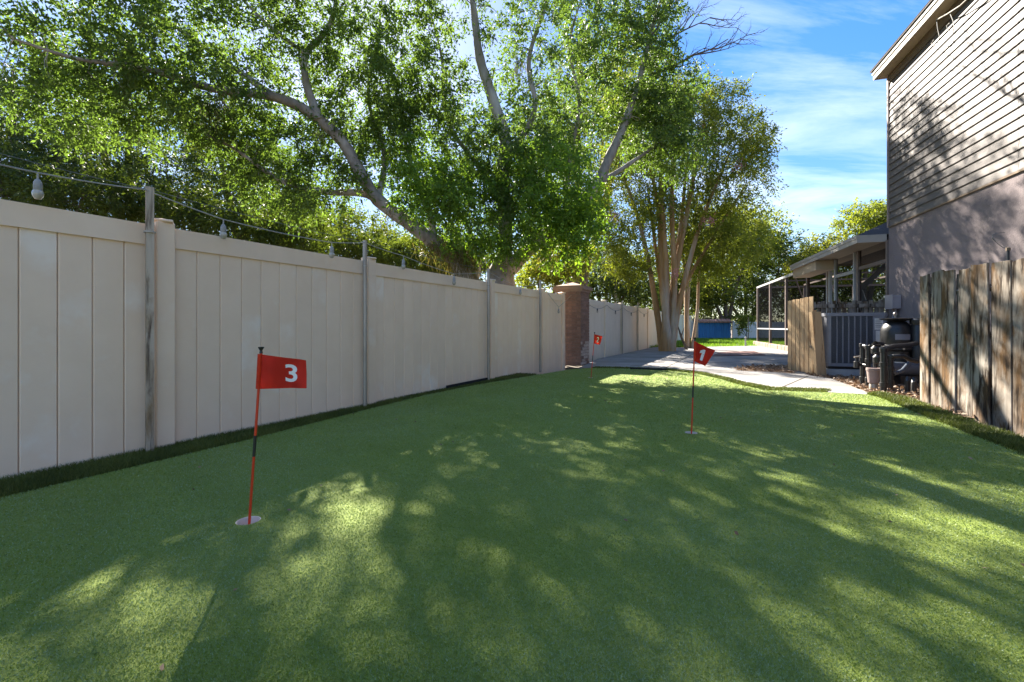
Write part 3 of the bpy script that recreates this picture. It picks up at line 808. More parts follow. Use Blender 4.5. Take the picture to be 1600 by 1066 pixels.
for rr in range(rows):
    z = -0.04 + rr * rh
    for face in range(3):
        # yard face, near face, far face; the back is mortar only
        ang = [math.pi, math.pi / 2, -math.pi / 2][face]
        ca = lf.rot + ang
        nrm = [lf.n, -lf.u, lf.u][face]
        tan = [lf.u, lf.n, lf.n][face]
        if (rr + face) % 2 == 0: items = [('f', -bw), ('f', 0), ('f', bw)]
        else: items = [('h', -HW + bw / 4), ('f', -bw / 2), ('f', bw / 2), ('h', HW - bw / 4)]
        for kind, o_ in items:
            jit = random.uniform(-0.003, 0.004)
            c = lf.o + tan * (o_ * (1 - 0.004)) + nrm * (HW + jit - 0.05) + Vector((0, 0, z))
            pale = 1 if (face == 0 and rr < 8 and random.random() < 0.8) else 0
            rz = math.atan2(nrm.y, nrm.x) - math.pi / 2
            # corner bricks of two faces would share planes: shorten alternate faces
            o = link('brick', BF[(kind, pale)], pil, c, (0, 0, rz))
            if face != 0: o.scale.x = 0.985
cz = PH
for k_, (ex, h_) in enumerate([(0.03, 0.06), (0.07, 0.075), (0.045, 0.03)]):
    mb = MB(); lf.box(mb, -HW - ex, HW + ex, -HW - ex, HW + ex, cz, cz + h_); mb.build('cap_course', M['cap'], pil); cz += h_
c4 = [lf.pt(sx * (HW + 0.02), sy * (HW + 0.02), cz) for sx, sy in ((-1, -1), (1, -1), (1, 1), (-1, 1))] + [lf.pt(0, 0, cz + 0.12)]
MB().add(c4, [(0, 1, 4), (1, 2, 4), (2, 3, 4), (3, 0, 4), (3, 2, 1, 0)]).build('cap_peak', M['cap'], pil)

# ------------------------------------------------------------------ house on the right
hs0, hs1 = -14.0, 0.0
ZB, ZE = 3.33, 6.90
house = thing('house', W.pt(hs1, 0, 0), 'two storey house with taupe lap siding over mauve stucco', 'house')
mb = MB(); W.box(mb, hs0, hs1, -9, 0, -0.15, ZB); mb.build('stucco_wall', M['stucco'], house)
mb = MB(); W.box(mb, hs0 + 0.02, hs1 - 0.02, -8.98, -0.012, ZB, ZE + 0.1); mb.build('wall_sheathing', M['backing'], house)
nC = 21; ch_ = (ZE - 0.22 - ZB) / nC
seam = w_s(1592.5)
def siding_mesh(L_):
    # lap board: thin at the top, standing proud at its lower edge with a shadow lip
    prof = [(0.000, ch_ + 0.012), (0.004, ch_ + 0.012), (0.026, 0.012), (0.026, 0.0), (0.012, 0.0), (0.0, 0.012)]
    vs = [(xx, t_, z_) for xx in (0, L_) for t_, z_ in prof]; n = len(prof)
    fs = [tuple(range(n)), tuple(range(2 * n - 1, n - 1, -1))] + [(i, n + i, n + (i + 1) % n, (i + 1) % n) for i in range(n)]
    me = bpy.data.meshes.new('siding_board'); me.from_pydata(vs, [], fs); me.materials.append(M['siding']); me.update(); return me
SA = siding_mesh(-seam - 0.045 - 0.003); SB = siding_mesh(4.2); SC = siding_mesh(seam - 4.2 - 0.006 - hs0)
for k in range(nC):
    z = ZB + 0.012 + k * ch_
    link('siding_board', SA, house, W.pt(seam + 0.003, -0.010, z), (0, 0, W.rot))
    link('siding_board', SB, house, W.pt(seam - 4.2 - 0.003, -0.011, z + 0.003), (0, 0, W.rot))
    link('siding_board', SC, house, W.pt(hs0, -0.010, z), (0, 0, W.rot))
mb = MB(); W.box(mb, hs1 - 0.045, hs1 + 0.02, -0.10, 0.032, ZB - 0.01, ZE); mb.build('corner_trim', M['trim'], house)
mb = MB(); W.box(mb, hs0, hs1 - 0.047, -0.01, 0.030, ZB - 0.022, ZB + 0.008); mb.build('drip_strip', M['frieze'], house)
mb = MB(); W.box(mb, hs0, hs1 - 0.047, -0.01, 0.020, ZE - 0.20, ZE - 0.002); mb.build('frieze_board', M['frieze'], house)
# eave: soffit, fascia, drip edge, roof planes
OV, EX = 0.24, 0.10
mb = MB(); W.box(mb, hs0, hs1 + EX, -0.15, OV - 0.002, ZE, ZE + 0.02); mb.build('soffit', M['soffit'], house)
mb = MB(); W.box(mb, hs0, hs1 + EX + 0.015, OV, OV + 0.025, ZE - 0.02, ZE + 0.155); mb.build('fascia', M['fascia'], house)
mb = MB(); W.box(mb, hs0, hs1 + EX + 0.03, OV + 0.026, OV + 0.045, ZE + 0.10, ZE + 0.175); mb.build('drip_edge', M['fascia'], house)
mb = MB(); W.box(mb, hs1 + EX - 0.01, hs1 + EX + 0.012, -4.5, OV - 0.003, ZE - 0.02, ZE + 0.15); mb.build('rake_board', M['fascia'], house)
pitch = math.tan(R(24)); ridge_t = -4.5
def slope(mb, t0, t1, z0, z1, s0, s1, th_=0.035):
    c = [W.pt(s0, t0, z0), W.pt(s1, t0, z0), W.pt(s1, t1, z1), W.pt(s0, t1, z1)]
    up = Vector((0, 0, th_))
    mb.hexa([c[0], c[1], c[2], c[3], c[0] + up, c[1] + up, c[2] + up, c[3] + up] if (c[1] - c[0]).cross(c[2] - c[1]).z > 0 else [c[3], c[2], c[1], c[0], c[3] + up, c[2] + up, c[1] + up, c[0] + up])
zr = ZE + 0.18 + (OV - ridge_t) * pitch
rf = MB(); slope(rf, OV + 0.07, ridge_t, ZE + 0.177, zr, hs0, hs1 + EX + 0.06); slope(rf, -9.4, ridge_t - 0.002, ZE + 0.18, zr, hs0, hs1 + EX + 0.06)
rfo = rf.build('roof', M['shingle'], house)
for k in range(5):
    t0 = OV + 0.075 - k * 0.14
    z0 = ZE + 0.177 + 0.037 + (OV + 0.07 - t0) * pitch
    mb = MB(); slope(mb, t0, t0 - 0.16, z0, z0 + 0.16 * pitch - 0.004, hs0, hs1 + EX + 0.065, 0.010); mb.build('shingle_course', M['shingle'], rfo)
# gable end towards the back
g3 = [W.pt(hs1 - 0.03, 0, ZE), W.pt(hs1 - 0.03, -9, ZE), W.pt(hs1 - 0.03, ridge_t, zr - 0.05)]
MB().add(g3 + [p - W.u * 0.1 for p in g3], [(0, 1, 2), (5, 4, 3), (0, 2, 5, 3), (2, 1, 4, 5), (1, 0, 3, 4)]).build('gable_wall', M['siding'], house)
# loose cables under the soffit
lc = thing('loose_cable', W.pt(w_s(1480), 0.15, ZE), 'pale cable and wire loops hanging from the upper soffit', 'cable')
def onw(px, py, t):
    # point on a vertical plane t metres out of the house wall
    o = W.o + W.n * t
    k_ = (px - 800) / F
    # o.x + u.x*s = k*(o.y + u.y*s)
    s = (k_ * o.y - o.x) / (W.u.x - k_ * W.u.y); p = o + W.u * s
    return Vector((p.x, p.y, CH - (py - HZ) / F * p.y))
MB().tube([onw(1463.5, 31, 0.16), onw(1480, 22, 0.17), onw(1500, 9, 0.18), onw(1516, -6, 0.2), onw(1540, -28, 0.22)], 0.011, 6).build('main_strand', M['fascia'], lc, True)
for pts in [[(1463.5, 31), (1465, 45), (1468, 58), (1465, 67), (1459, 71), (1455, 68), (1459, 62)], [(1484, 20), (1489, 32), (1491, 43), (1487, 51), (1481, 46), (1479, 40), (1484, 36)]]:
    MB().tube([onw(px, py, 0.15) for px, py in pts], 0.006, 5).build('wire_loop', M['cable'], lc, True)

# service box with conduits on the stucco
s_b = w_s(1402)
sb = thing('service_box', W.pt(s_b, 0, 1.5), 'grey mauve electrical service box on the stucco wall', 'electrical box')
bx0, bx1 = s_b - 0.17, s_b + 0.17
mb = MB(); W.box(mb, bx0, bx1, 0.002, 0.15, 1.40, 1.70); mb.build('body', M['boxpaint'], sb)
mb = MB(); W.box(mb, bx0 - 0.012, bx1 + 0.012, 0.151, 0.165, 1.39, 1.715); mb.build('cover', M['boxpaint'], sb)
for q in (-0.07, 0.04): MB().tube([W.pt(s_b + q, 0.06, 0.0), W.pt(s_b + q, 0.06, 1.399)], 0.021, 10).build('conduit', M['boxpaint'], sb, True)

# ------------------------------------------------------------------ porch wing with low hip roof and screen wall
EZ = 3.20
sE = w_s(1266); sP = w_s(1304)
porch = thing('screened_porch', W.pt(0.1, 0, 0), 'screened porch with low shingled roof joined to the house corner', 'porch')
ot = 0.56
# roof
A = W.pt(0.16, ot + 0.03, EZ); Bk = W.pt(sE + 0.2, ot + 0.03, EZ); Cw = W.pt(0.16, -6, EZ); Dk = W.pt(sE + 0.2, -6, EZ)
pr = 2.9; rz_ = EZ + (pr) * math.tan(R(25))
H1 = W.pt(0.16 + pr, ot + 0.03 - pr, rz_); H2 = W.pt(sE + 0.2, ot + 0.03 - pr, rz_)
H3 = W.pt(0.16 + pr, -6, rz_); H4 = W.pt(sE + 0.2, -6, rz_)
MB().add([A, Bk, H2, H1, Cw, H3, H4, Dk], [(0, 1, 2, 3), (4, 0, 3, 5), (3, 2, 6, 5), (1, 0, 4, 7), (2, 1, 7, 6)]).build('roof', M['shingle'], porch)
mb = MB(); W.box(mb, 0.17, sE + 0.2, ot - 0.004, ot + 0.02, EZ - 0.18, EZ - 0.004); mb.build('fascia', M['fascia'], porch)
mb = MB(); W.box(mb, 0.165, sE + 0.2, ot + 0.021, ot + 0.035, EZ - 0.075, EZ + 0.006); mb.build('drip_edge', M['fascia'], porch)
mb = MB(); W.box(mb, 0.145, 0.168, -0.02, ot + 0.022, EZ - 0.18, EZ - 0.002); mb.build('end_fascia', M['fascia'], porch)
mb = MB(); W.box(mb, 0.17, sE + 0.2, -0.5, ot - 0.006, EZ - 0.16, EZ - 0.145); mb.build('soffit', M['soffit'], porch)
mb = MB(); W.box(mb, sP - 0.02, sE + 0.1, -0.02, ot - 0.05, EZ - 0.46, EZ - 0.165); mb.build('beam_box', M['soffit'], porch)
# screen wall frame: posts between the house corner and the column
def wpost(parent, s0, s1, t0, t1, z0, z1, m, name='post'):
    mb = MB(); W.box(mb, s0, s1, t0, t1, z0, z1); return mb.build(name, m, parent)
zt_ = EZ - 0.165
for px, w, m in [(1387, 0.07, 'alu'), (1341, 0.13, 'alu'), (1335.5, 0.07, 'alu_white'), (1305.5, 0.10, 'alu_white'), (1295, 0.30, 'alu_white')]:
    s = w_s(px); wpost(porch, s - w / 2, s + w / 2, -0.05, 0.03 + 0.004 * w, -0.05, zt_ - (0.3 if px == 1295 else 0), M[m])
sA, sB, sC_, sD = w_s(1387), w_s(1341), w_s(1335.5), w_s(1305.5)
wpost(porch, sC_ + 0.04, sD - 0.05, -0.03, 0.02, 2.47, 2.56, M['alu_white'], 'transom_rail')
wpost(porch, sA + 0.04, sB - 0.07, -0.03, 0.015, 2.52, 2.60, M['alu'], 'transom_rail')
wpost(porch, sA + 0.04, sD, -0.03, 0.014, 0.86, 0.92, M['alu'], 'chair_rail')
wpost(porch, sA + 0.04, sD, -0.04, 0.02, -0.05, 0.12, M['alu'], 'bottom_rail')
for s0, s1 in [(sA + 0.036, sB - 0.066), (sC_ + 0.036, sD - 0.051)]:
    MB().add([W.pt(s0, -0.01, 0.1), W.pt(s1, -0.01, 0.1), W.pt(s1, -0.01, zt_), W.pt(s0, -0.01, zt_)], [(0, 1, 2, 3)]).build('screen', M['screen'], porch)
# porch back wall and floor behind the screen, added pale diagonal bars that are no porch framing
wpost(porch, 0.16, sE, -6.0, -5.9, -0.05, EZ + 0.4, M['stucco'], 'back_wall')
b0, b1 = onw(1343, 452, -0.4), onw(1382, 417, -0.4)
MB().tube([b0, b1], 0.09, 4).build('added_diagonal_bar', M['alu_white'], porch)
MB().tube([onw(1349, 470, -0.5), onw(1343, 452, -0.4)], 0.09, 4).build('added_diagonal_bar', M['alu_white'], porch)
wpost(porch, 0.3, sE, -3.2, -3.1, 1.62, 1.68, M['alu_white'], 'inner_rail')

# ------------------------------------------------------------------ pool screen enclosure
cage = thing('screen_enclosure', W.pt(sP + 0.5, 0, 0), 'bronze framed pool screen enclosure on a low stone curb', 'screen enclosure')
se_ = w_s(1184)
top = 3.05
posts = [sP + 0.5, w_s(1262), w_s(1228.5), w_s(1203.5), se_]
for s in posts:
    wpost(cage, s - 0.05, s + 0.05, -0.06, 0.04, -0.05, top, M['alu'])
wpost(cage, posts[0] - 0.05, se_ + 0.05, -0.055, 0.046, top, top + 0.09, M['alu_white'], 'top_beam')
for i in range(len(posts) - 1):
    a, b = posts[i] + 0.05, posts[i + 1] - 0.05
    wpost(cage, a, b, -0.03, 0.03, 0.85, 0.91, M['alu_white'], 'chair_rail')
    MB().add([W.pt(a, 0, 0.2), W.pt(b, 0, 0.2), W.pt(b, 0, top), W.pt(a, 0, top)], [(0, 1, 2, 3)]).build('screen', M['screen'], cage)
# far end and rear of the cage
for t in (-2.2, -4.4, -6.6):
    wpost(cage, se_ - 0.05, se_ + 0.05, t - 0.05, t + 0.05, -0.05, top, M['alu'])
    wpost(cage, posts[0], se_, t - 0.03, t + 0.03, top + 0.1, top + 0.17, M['alu'], 'roof_beam')
wpost(cage, se_ - 0.04, se_ + 0.04, -6.6, -0.06, top, top + 0.09, M['alu'], 'top_beam')
wpost(cage, se_ - 0.03, se_ + 0.03, -6.6, -0.06, 0.85, 0.91, M['alu_white'], 'chair_rail')
MB().add([W.pt(se_, -0.06, 0.2), W.pt(se_, -6.6, 0.2), W.pt(se_, -6.6, top), W.pt(se_, -0.06, top)], [(0, 1, 2, 3)]).build('screen', M['screen'], cage)
for s in posts[1:4]: wpost(cage, s - 0.03, s + 0.03, -6.6, -0.06, top + 0.09, top + 0.15, M['alu'], 'roof_beam')
MB().tube([W.pt(posts[2] - 0.1, -0.3, top), W.pt(posts[3] + 0.6, -2.2, 0.2)], 0.03, 4).build('cross_brace', M['alu'], cage)
MB().tube([W.pt(posts[1] + 0.1, -0.5, top), W.pt(posts[2] + 0.6, -2.6, 0.9)], 0.03, 4).build('cross_brace', M['alu'], cage)
st_m = [MB().cbox(0, L_, -0.11, 0.11, -0.08, 0.19, 0.025).mesh('curb_stone', M['stone']) for L_ in (0.34, 0.42, 0.52)]
s = posts[1] - 1.0
while s < se_ + 0.1:
    q = random.randrange(3); L_ = (0.34, 0.42, 0.52)[q]
    link('curb_stone', st_m[q], cage, W.pt(s, 0.06 + random.uniform(-0.012, 0.012), random.uniform(-0.015, 0.01)), (0, 0, W.rot + random.uniform(-0.02, 0.02)))
    s += L_ + 0.015
pd = [W.pt(0.35, 0.0, 0).xy[:], W.pt(se_, 0.0, 0).xy[:], W.pt(se_, -6.7, 0).xy[:], W.pt(0.35, -5.9, 0).xy[:]]
sheet('pool_deck', pd, -0.02, M['concrete'])

# ------------------------------------------------------------------ picket fence, gate, post beside the air conditioner
CF = Frame(W.pt(0.12, 0, 0).xy[:], (-W.u.y, W.u.x), -1)   # runs left from the house corner; t towards the camera
pf = thing('picket_fence', CF.pt(0, 0, 0), 'dark rotten picket fence behind the air conditioner', 'fence')
for k in range(15):
    w = random.uniform(0.075, 0.105); s = 0.05 + k * 0.108; h = 1.63 + random.uniform(-0.03, 0.03)
    mb = MB(); mb.cbox(0, w, 0, 0.02, 0, h, 0.004)
    for i, v_ in enumerate(mb.v):
        if v_[2] > h - 0.02: mb.v[i] = (v_[0], v_[1], v_[2] + random.uniform(-0.012, 0.015))
    link('picket', mb.mesh('picket', M['darkwood']), pf, CF.pt(s, 0.0, -0.03), (0, 0, CF.rot))
for z in (0.35, 1.45):
    mb = MB(); CF.box(mb, 0.02, 1.75, -0.06, -0.022, z, z + 0.09); mb.build('rail', M['darkwood'], pf)

def board(w, h, t, m, dog=0.0, jag=0.0):
    poly = [(0, 0), (w, 0), (w, h - dog + random.uniform(-jag, jag)), (w - dog, h), (dog, h), (0, h - dog + random.uniform(-jag, jag))] if dog else [(0, 0), (w, 0), (w, h + random.uniform(-jag, jag)), (w * 0.5, h + random.uniform(-jag, jag)), (0, h + random.uniform(-jag, jag))]
    n = len(poly)
    bm = bmesh.new()
    f = [bm.verts.new((x_, 0, z_)) for x_, z_ in poly]; g = [bm.verts.new((x_, t, z_)) for x_, z_ in poly]
    bm.faces.new(f); bm.faces.new(g[::-1])
    for i in range(n): bm.faces.new((f[(i + 1) % n], f[i], g[i], g[(i + 1) % n]))
    bmesh.ops.recalc_face_normals(bm, faces=bm.faces)
    bmesh.ops.bevel(bm, geom=list(bm.edges), offset=0.003, segments=1, affect='EDGES')
    me = bpy.data.meshes.new('board'); bm.to_mesh(me); bm.free(); me.materials.append(m); return me

ga, gb = Vector((6.31, 10.42, 0)), Vector((6.30, 9.52, 0))
gd = gb - ga
GF = Frame(ga.xy[:], gd.xy[:], -1)
gate = thing('pine_gate', GF.pt(0, 0, 0), 'open fresh pine board gate left of the air conditioner', 'gate')
for k in range(6):
    link('board', board(0.128, 1.56 + 0.013 * k, 0.022, M['newwood'], 0, 0.008), gate, GF.pt(0.003 + k * 0.152, 0.0, 0.02 - 0.004 * k), (0, 0, GF.rot))
for z in (0.3, 1.25):
    mb = MB(); GF.box(mb, 0.02, 0.9, -0.065, -0.024, z, z + 0.09); mb.build('rail', M['newwood'], gate)
gp0 = G(1282, 586)
gp = thing('gate_post', (gp0[0], gp0[1], 0), 'leaning pine post between the gate and the air conditioner', 'post')
b0 = Vector((gp0[0], gp0[1], -0.05)); b1 = Vector((gp0[0] - 0.10, gp0[1] + 0.02, 1.30))
mb = MB(); hw_ = 0.095
mb.hexa([b0 + Vector((-hw_, -0.05, 0)), b0 + Vector((hw_, -0.05, 0)), b0 + Vector((hw_, 0.05, 0)), b0 + Vector((-hw_, 0.05, 0)), b1 + Vector((-hw_, -0.05, 0)), b1 + Vector((hw_, -0.05, 0)), b1 + Vector((hw_, 0.05, 0)), b1 + Vector((-hw_, 0.05, 0))])
mb.build('plank', M['newwood'], gp)
for z in (0.55, 1.1):
    mb = MB(); mb.box(gp0[0] - 0.16, gp0[0] - 0.06, gp0[1] + 0.06, gp0[1] + 0.10, z, z + 0.05); mb.build('hinge_block', M['darkwood'], gp)

# ------------------------------------------------------------------ air conditioner
af = Frame((6.56, 9.50), (0.9527, -0.3039), -1)    # s along the front, t towards the camera
ac = thing('air_conditioner', af.pt(0.54, -0.45, 0), 'grey louvred air conditioner condenser on a concrete pad', 'air conditioner')
AW, AD, Z0, Z1 = 1.08, 0.92, 0.17, 1.28
mb = MB(); af.box(mb, -0.06, AW + 0.1, -AD - 0.08, 0.06, -0.05, 0.11); mb.build('pad', M['padgrey'], ac)
mb = MB(); af.box(mb, 0.05, AW - 0.05, -AD + 0.05, -0.05, 0.111, Z0 + 0.02); mb.build('feet', M['black'], ac)
mb = MB(); af.box(mb, 0.03, AW - 0.03, -AD + 0.03, -0.03, Z0, Z1 - 0.05); mb.build('coil', M['ac_dark'], ac)
def rounded(s0, s1, t0, t1, r, n=5):
    pts = []
    for (cs, ct, a0) in ((s1 - r, t1 - r, 0), (s0 + r, t1 - r, 90), (s0 + r, t0 + r, 180), (s1 - r, t0 + r, 270)):
        for i in range(n + 1):
            a = R(a0 + 90 * i / n); pts.append((cs + r * math.cos(a), ct + r * math.sin(a)))
    return pts
def rprism(s0, s1, t0, t1, r, z0, z1):
    pts = [af.pt(s, t, 0) for s, t in rounded(s0, s1, t0, t1, r)]
    pts = pts[::-1]
    return MB().prism([(p.x, p.y) for p in pts], z0, z1)
rprism(-0.012, AW + 0.012, -AD - 0.012, 0.012, 0.09, Z1 - 0.07, Z1).build('top_cover', M['ac_grey'], ac)
rprism(0, AW, -AD, 0, 0.085, Z0 - 0.002, Z0 + 0.065).build('base_pan', M['ac_grey'], ac)
for (s0, s1) in ((0.0, 0.085), (AW - 0.26, AW)):
    # corner posts follow the rounded corner
    a = s0 == 0.0
    pts = [(0.09, 0.0), (0.05, -0.012), (0.02, -0.035), (0.004, -0.07), (0.0, -0.11), (0.02, -0.11), (0.035, -0.06), (0.09, -0.02)] if a else [(AW - 0.26, 0), (AW - 0.08, 0), (AW - 0.03, -0.02), (AW, -0.08), (AW, -0.12), (AW - 0.03, -0.12), (AW - 0.04, -0.05), (AW - 0.26, -0.02)]
    q = [af.pt(s, t, 0) for s, t in pts]
    MB().prism([(p.x, p.y) for p in (q if a else q[::-1])], Z0 + 0.066, Z1 - 0.071).build('corner_panel', M['ac_grey'], ac)
nsl = 7
for k in range(nsl + 1):
    s = 0.09 + k * (AW - 0.35 - 0.0) / nsl
    if k in (0, nsl): continue
    mb = MB(); af.box(mb, s - 0.010, s + 0.010, -0.028, 0.0, Z0 + 0.066, Z1 - 0.071); mb.build('louvre_rib', M['ac_grey'], ac)
for k in range(26):
    z = Z0 + 0.09 + k * 0.037
    mb = MB(); af.box(mb, 0.09, AW - 0.262, -0.029, -0.012, z, z + 0.009); mb.build('louvre', M['ac_dark'], ac)
for k in range(9):
    t = -0.10 - k * 0.085
    mb = MB(); af.box(mb, 0.0, 0.02, t - 0.012, t + 0.012, Z0 + 0.066, Z1 - 0.071); mb.build('side_rib', M['ac_grey'], ac)
pl = MB(); af.box(pl, AW - 0.235, AW - 0.09, 0.001, 0.003, 0.93, 1.16); plo = pl.build('spec_label', M['paper'], ac)
for k in range(5):
    mb = MB(); af.box(mb, AW - 0.225, AW - 0.11 - 0.02 * (k % 2), 0.0032, 0.0040, 1.12 - k * 0.035, 1.13 - k * 0.035); mb.build('print_line', M['ink'], plo)
mb = MB(); af.box(mb, AW - 0.215, AW - 0.10, 0.001, 0.003, 0.66, 0.91); mb.build('wiring_label', M['paper'], ac)

# ------------------------------------------------------------------ pool filter, pump and pipes
fx, fy = (1401 - 800) / F * 8.25, 8.25
ft = thing('pool_filter', (fx, fy, 0), 'black domed pool filter tank in front of the service box', 'pool filter')
MB().lathe((fx, fy, 0), [(0.20, -0.05), (0.22, 0.0), (0.22, 0.55), (0.24, 0.57)], 28).build('lower_tank', M['black'], ft, True)
MB().lathe((fx, fy, 0), [(0.25, 0.571), (0.262, 0.585), (0.262, 0.655), (0.25, 0.67)], 28).build('clamp_band', M['black'], ft, True)
MB().lathe((fx, fy, 0), [(0.225, 0.671), (0.235, 0.72), (0.235, 0.90), (0.222, 0.97), (0.185, 1.04), (0.13, 1.085), (0.12, 1.09)], 28).build('dome', M['black'], ft, True)
MB().lathe((fx, fy, 0), [(0.12, 1.091), (0.17, 1.105), (0.25, 1.13), (0.255, 1.142), (0.12, 1.15)], 28).build('top_flange', M['black'], ft, True)
for k in range(6):
    a = k * math.pi / 3 + 0.2; cx, cy_ = fx + 0.268 * math.cos(a), fy + 0.268 * math.sin(a)
    MB().tube([(cx, cy_, 0.585), (cx, cy_, 0.66)], 0.018, 8).build('clamp_bolt', M['galv'], ft)
lb = MB()
for i in range(8):
    a0, a1 = R(225 + i * 7), R(225 + (i + 1) * 7)
    lb.add([(fx + 0.2365 * math.cos(a0), fy + 0.2365 * math.sin(a0), 0.76), (fx + 0.2365 * math.cos(a1), fy + 0.2365 * math.sin(a1), 0.76), (fx + 0.2365 * math.cos(a1), fy + 0.2365 * math.sin(a1), 0.86), (fx + 0.2365 * math.cos(a0), fy + 0.2365 * math.sin(a0), 0.86)], [(0, 1, 2, 3)])
lb.build('warning_label', M['ac_grey'], ft)
gz = Vector((fx - 0.06, fy - 0.04, 1.15))
gg = MB().tube([gz, gz + Vector((0, 0, 0.05))], 0.012, 8).build('gauge_stem', M['galv'], ft)
MB().tube([gz + Vector((0, 0.012, 0.075)), gz + Vector((0, -0.012, 0.075))], 0.03, 14).build('gauge', M['galv'], gg)
tx, ty = (1434 - 800) / F * 8.0, 8.0
t2 = thing('chlorinator', (tx, ty, 0), 'tall narrow black chlorinator canister half hidden by the board fence', 'canister')
MB().lathe((tx, ty, 0), [(0.09, -0.05), (0.095, 0.0), (0.095, 1.00), (0.085, 1.03)], 18).build('canister', M['black'], t2, True)
MB().lathe((tx, ty, 0), [(0.105, 1.031), (0.11, 1.05), (0.11, 1.11), (0.08, 1.135)], 18).build('lid', M['black'], t2, True)

pp = thing('pipe_manifold', (6.0, 7.3, 0), 'black pool pipes with valves standing in the mulch', 'pipes')
def pipe(pts, r=0.034, name='pipe', m='black'):
    return MB().tube(pts, r, 12).build(name, M[m], pp, True)
def collar(p, r=0.046, h=0.05, m='black', name='coupling'):
    p = Vector(p); MB().lathe(p, [(r * 0.9, -h / 2 - 0.004), (r, -h / 2), (r, h / 2), (r * 0.9, h / 2 + 0.004)], 12).build(name, M[m], pp, True)
def VX(px, Y): return (px - 800) / F * Y
xs = []
for (px, yb, ytop) in [(1347.5, 7.85, 537), (1356.5, 7.7, 540), (1380.5, 7.05, 544), (1391.5, 7.3, 556)]:
    X_ = VX(px, yb); zt2 = CH - (ytop - HZ) / F * yb
    r_ = 0.043 if px > 1375 and px < 1385 else 0.036
    pipe([(X_, yb, -0.06), (X_, yb, zt2 - 0.04), (X_, yb, zt2)], r_, 'riser')
    for zz in (zt2 - 0.03, zt2 * 0.62, 0.10): collar((X_, yb, zz), r_ + 0.011, 0.06)
    xs.append((X_, yb, zt2))
(x1, y1, z1), (x2, y2, z2), (x3, y3, z3), (x4, y4, z4) = xs
pipe([(x1, y1, z1 - 0.03), (x2, y2, z2 - 0.03), (VX(1368, 7.6), 7.6, 0.72), (VX(1379, 7.9), 7.9, 0.69)], 0.034)
pipe([(x3, y3, z3 - 0.02), (VX(1395, 7.3), 7.3, 0.675), (VX(1418, 7.5), 7.5, 0.685), (VX(1432, 7.7), 7.7, 0.71)], 0.040)
pipe([(x4, y4, z4 - 0.02), (VX(1397, 7.25), 7.25, 0.525), (VX(1412, 7.2), 7.2, 0.53), (VX(1422, 7.2), 7.2, 0.47), (VX(1434, 7.2), 7.2, 0.44)], 0.034)
pipe([(x1 - 0.10, y1, 0.34), (x1, y1, 0.34), (x2, y2, 0.33)], 0.030)
collar((x1 - 0.10, y1, 0.34), 0.042, 0.10, 'black', 'valve_body')
pipe([(x1 - 0.10, y1, 0.39), (x1 - 0.10, y1, 0.47)], 0.016, 'valve_stem')
MB().tube([(x1 - 0.15, y1 - 0.01, 0.47), (x1 - 0.05, y1 - 0.01, 0.48)], 0.013, 8).build('valve_handle', M['galv'], pp, True)
for (X_, Y_, z_) in [(VX(1368, 7.5), 7.5, 0.60), (VX(1371, 7.4), 7.4, 0.46)]:
    MB().lathe((X_, Y_, z_), [(0.03, -0.07), (0.062, -0.05), (0.066, 0.04), (0.04, 0.07), (0.02, 0.09)], 14).build('valve_body', M['black'], pp, True)
    MB().tube([(X_ - 0.07, Y_ - 0.02, z_ + 0.10), (X_ + 0.07, Y_ - 0.02, z_ + 0.09)], 0.013, 8).build('valve_handle', M['black'], pp, True)
pipe([(VX(1368, 7.5), 7.5, -0.05), (VX(1368, 7.5), 7.5, 0.55)], 0.034, 'riser')
pipe([(VX(1400, 7.35), 7.35, 0.24), (VX(1410, 7.4), 7.4, 0.28), (VX(1421, 7.5), 7.5, 0.40)], 0.030, 'hose', 'motor')
for px_, Y_ in ((1418, 7.0), (1428, 6.85)):
    pipe([(VX(px_, Y_), Y_, -0.05), (VX(px_, Y_), Y_, 0.15), (VX(px_ + 8, Y_), Y_ + 0.08, 0.19)], 0.036, 'stub')

pu = thing('pool_pump', (VX(1412, 7.9), 7.9, 0), 'dark blue grey pool pump motor behind the pipes', 'pump')
c = Vector((VX(1409, 7.9), 7.9, 0.26))
MB().tube([c + Vector((-0.16, 0.05, 0)), c + Vector((0.26, -0.02, 0)), c + Vector((0.30, -0.03, 0))], [0.12, 0.12, 0.09], 20).build('motor', M['motor'], pu, True)
MB().lathe(c + Vector((-0.26, 0.06, -0.2)), [(0.10, -0.05), (0.115, 0.02), (0.115, 0.30), (0.13, 0.31), (0.13, 0.35), (0.09, 0.37)], 18).build('strainer_pot', M['black'], pu, True)
mb = MB(); mb.box(c.x - 0.1, c.x + 0.22, c.y - 0.09, c.y + 0.09, -0.05, 0.15); mb.build('base', M['black'], pu)
cx = VX(1365, 7.35)
fpot = thing('flower_pot', (cx, 7.35, 0), 'small mauve grey pot standing among the black pipes', 'pot')
MB().lathe((cx, 7.35, 0), [(0.055, 0.08), (0.075, 0.09), (0.092, 0.28), (0.10, 0.285), (0.10, 0.325), (0.085, 0.33), (0.08, 0.30)], 18).build('bowl', M['pot'], fpot, True)
MB().lathe((cx, 7.35, 0), [(0.06, -0.04), (0.062, 0.05), (0.05, 0.079)], 14).build('foot', M['galv'], fpot, True)

